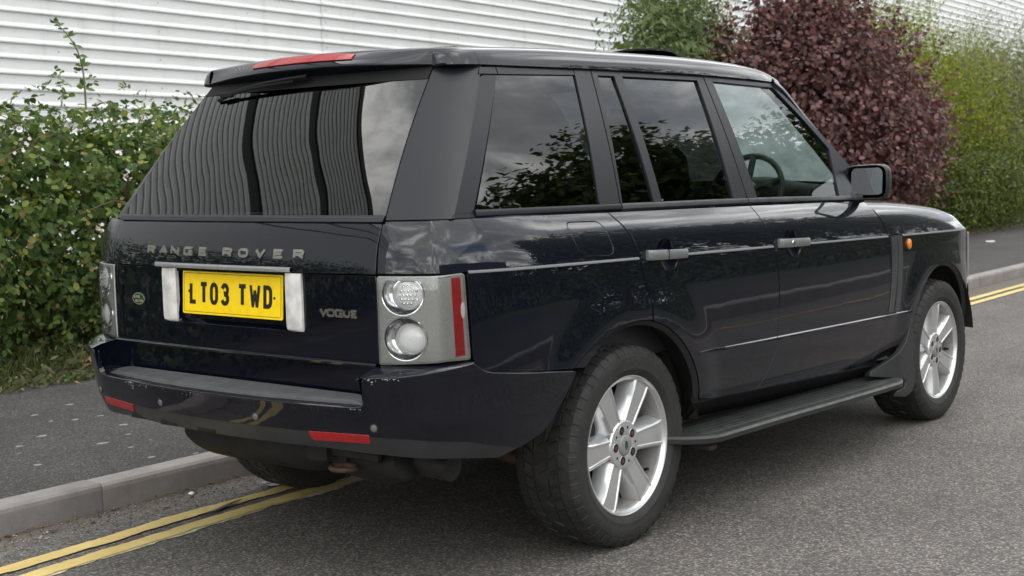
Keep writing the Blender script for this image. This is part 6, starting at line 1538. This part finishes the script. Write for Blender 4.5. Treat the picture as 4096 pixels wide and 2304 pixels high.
mb = MB(); pts = [(-.985+.038*math.cos(2*math.pi*i/16), -.475+.046*math.sin(2*math.pi*i/16), .418) for i in range(17)]; mb.tube(pts, .0085, 8, cap=False); mb.tube([(-.955, -.45, .42), (-.91, -.42, .445)], .009, 8); mb.build('towing_eye', m_rust, root)
mb = MB(); mb.tube(catmull([(-.06, -.70, .30), (-.10, -.5, .29), (-.12, -.3, .33)], 5), .028, 10); mb.tube(catmull([(-.06, .70, .30), (-.10, .5, .29), (-.12, .3, .33)], 5), .028, 10); mb.tube([(0, -.70, .369), (0, .70, .369)], .03, 10); mb.box((0, 0, .37), (.26, .26, .2), .04); mb.build('rear_suspension', m_rust, root)
mb = MB(); mb.tube([(2.88, -.70, .369), (2.88, .70, .369)], .03, 10); mb.tube([(2.80, -.70, .29), (2.7, -.35, .31)], .028, 8); mb.tube([(2.80, .70, .29), (2.7, .35, .31)], .028, 8); mb.build('front_suspension', m_dirtyblack, root)

# ---- cabin
mb = MB(); mb.box((.60, 0, .62), (3.0, 1.66, .06)); mb.box((-.95, 0, .9), (.03, 1.3, .6)); mb.box((.6, -.86, .93), (2.9, .03, .52)); mb.box((.6, .86, .93), (2.9, .03, .52)); mb.build('cabin_trim', m_darkinterior, root, smooth=False)
G = [[(x, y, roofz(x, y)-.05) for y in np.linspace(-.64, .64, 9)] for x in np.linspace(-.52, 1.5, 9)]; MB().grid(G).build('headlining', m_cream, root)
G = []
for y in np.linspace(-.80, .80, 33):
    hump = .045*math.exp(-((y+.38)/.20)**2)
    G.append([(1.98, y, 1.02), (1.92, y, 1.14), (1.95, y, 1.235+hump), (2.0, y, 1.262+hump), (2.10, y, 1.258+hump*.5), (2.28, y, 1.245)])
MB().grid(G).build('dashboard', m_darkinterior, root, ang=50)
m_wheelrim = simple('leather_wheel_rim', (.06, .065, .065), .45)
rot = Matrix.Rotation(R(-66), 3, 'Y'); cc = Vector((1.84, -.385, 1.235)); mb = MB()
mb.tube([cc+rot @ Vector((.19*math.cos(2*math.pi*i/36), .19*math.sin(2*math.pi*i/36), 0)) for i in range(37)], .015, 8, cap=False)
for a in (R(200), R(-20), R(270)): mb.tube([cc+rot @ Vector((.05*math.cos(a+math.pi/2), .05*math.sin(a+math.pi/2), 0)), cc+rot @ Vector((.185*math.cos(a+math.pi/2), .185*math.sin(a+math.pi/2), 0))], .018, 6)
mb.lathe([(.0, .03), (.05, .025), (.06, 0), (.03, -.1)], 16, 'z'); 
V = mb.V; k = 16*4; V = V[:-k]+[tuple(cc+rot @ Vector(v)) for v in V[-k:]]
obj('steering_wheel', V, mb.F, m_wheelrim, root)
def seat(x, y, w):
    mb = MB(); mb.box((x, y, .86), (.50, w, .16), .05); rot = Matrix.Rotation(R(-14), 3, 'Y'); mb.box((x-.26, y, 1.16), (.13, w, .62), .055, rot); s = mb.build('seat', m_cream, root, ang=60)
    hb = MB(); hb.box((x-.335, y, 1.535), (.10, min(w, .27), .18), .04, rot); hb.tube([(x-.325, y-.05, 1.40), (x-.335, y-.05, 1.5)], .008, 6); hb.tube([(x-.325, y+.05, 1.40), (x-.335, y+.05, 1.5)], .008, 6); hb.build('headrest', m_cream, s, ang=60)
seat(1.22, -.38, .50); seat(1.22, .38, .50); seat(.22, -.42, .46); seat(.22, .42, .46); seat(.22, 0, .34)

# hand every part over to the car's own Empty
for ch in list(root.children):
    ch.parent = car; ch.matrix_parent_inverse = Matrix.Translation((-1.2, 0, 0))
bpy.data.objects.remove(root)
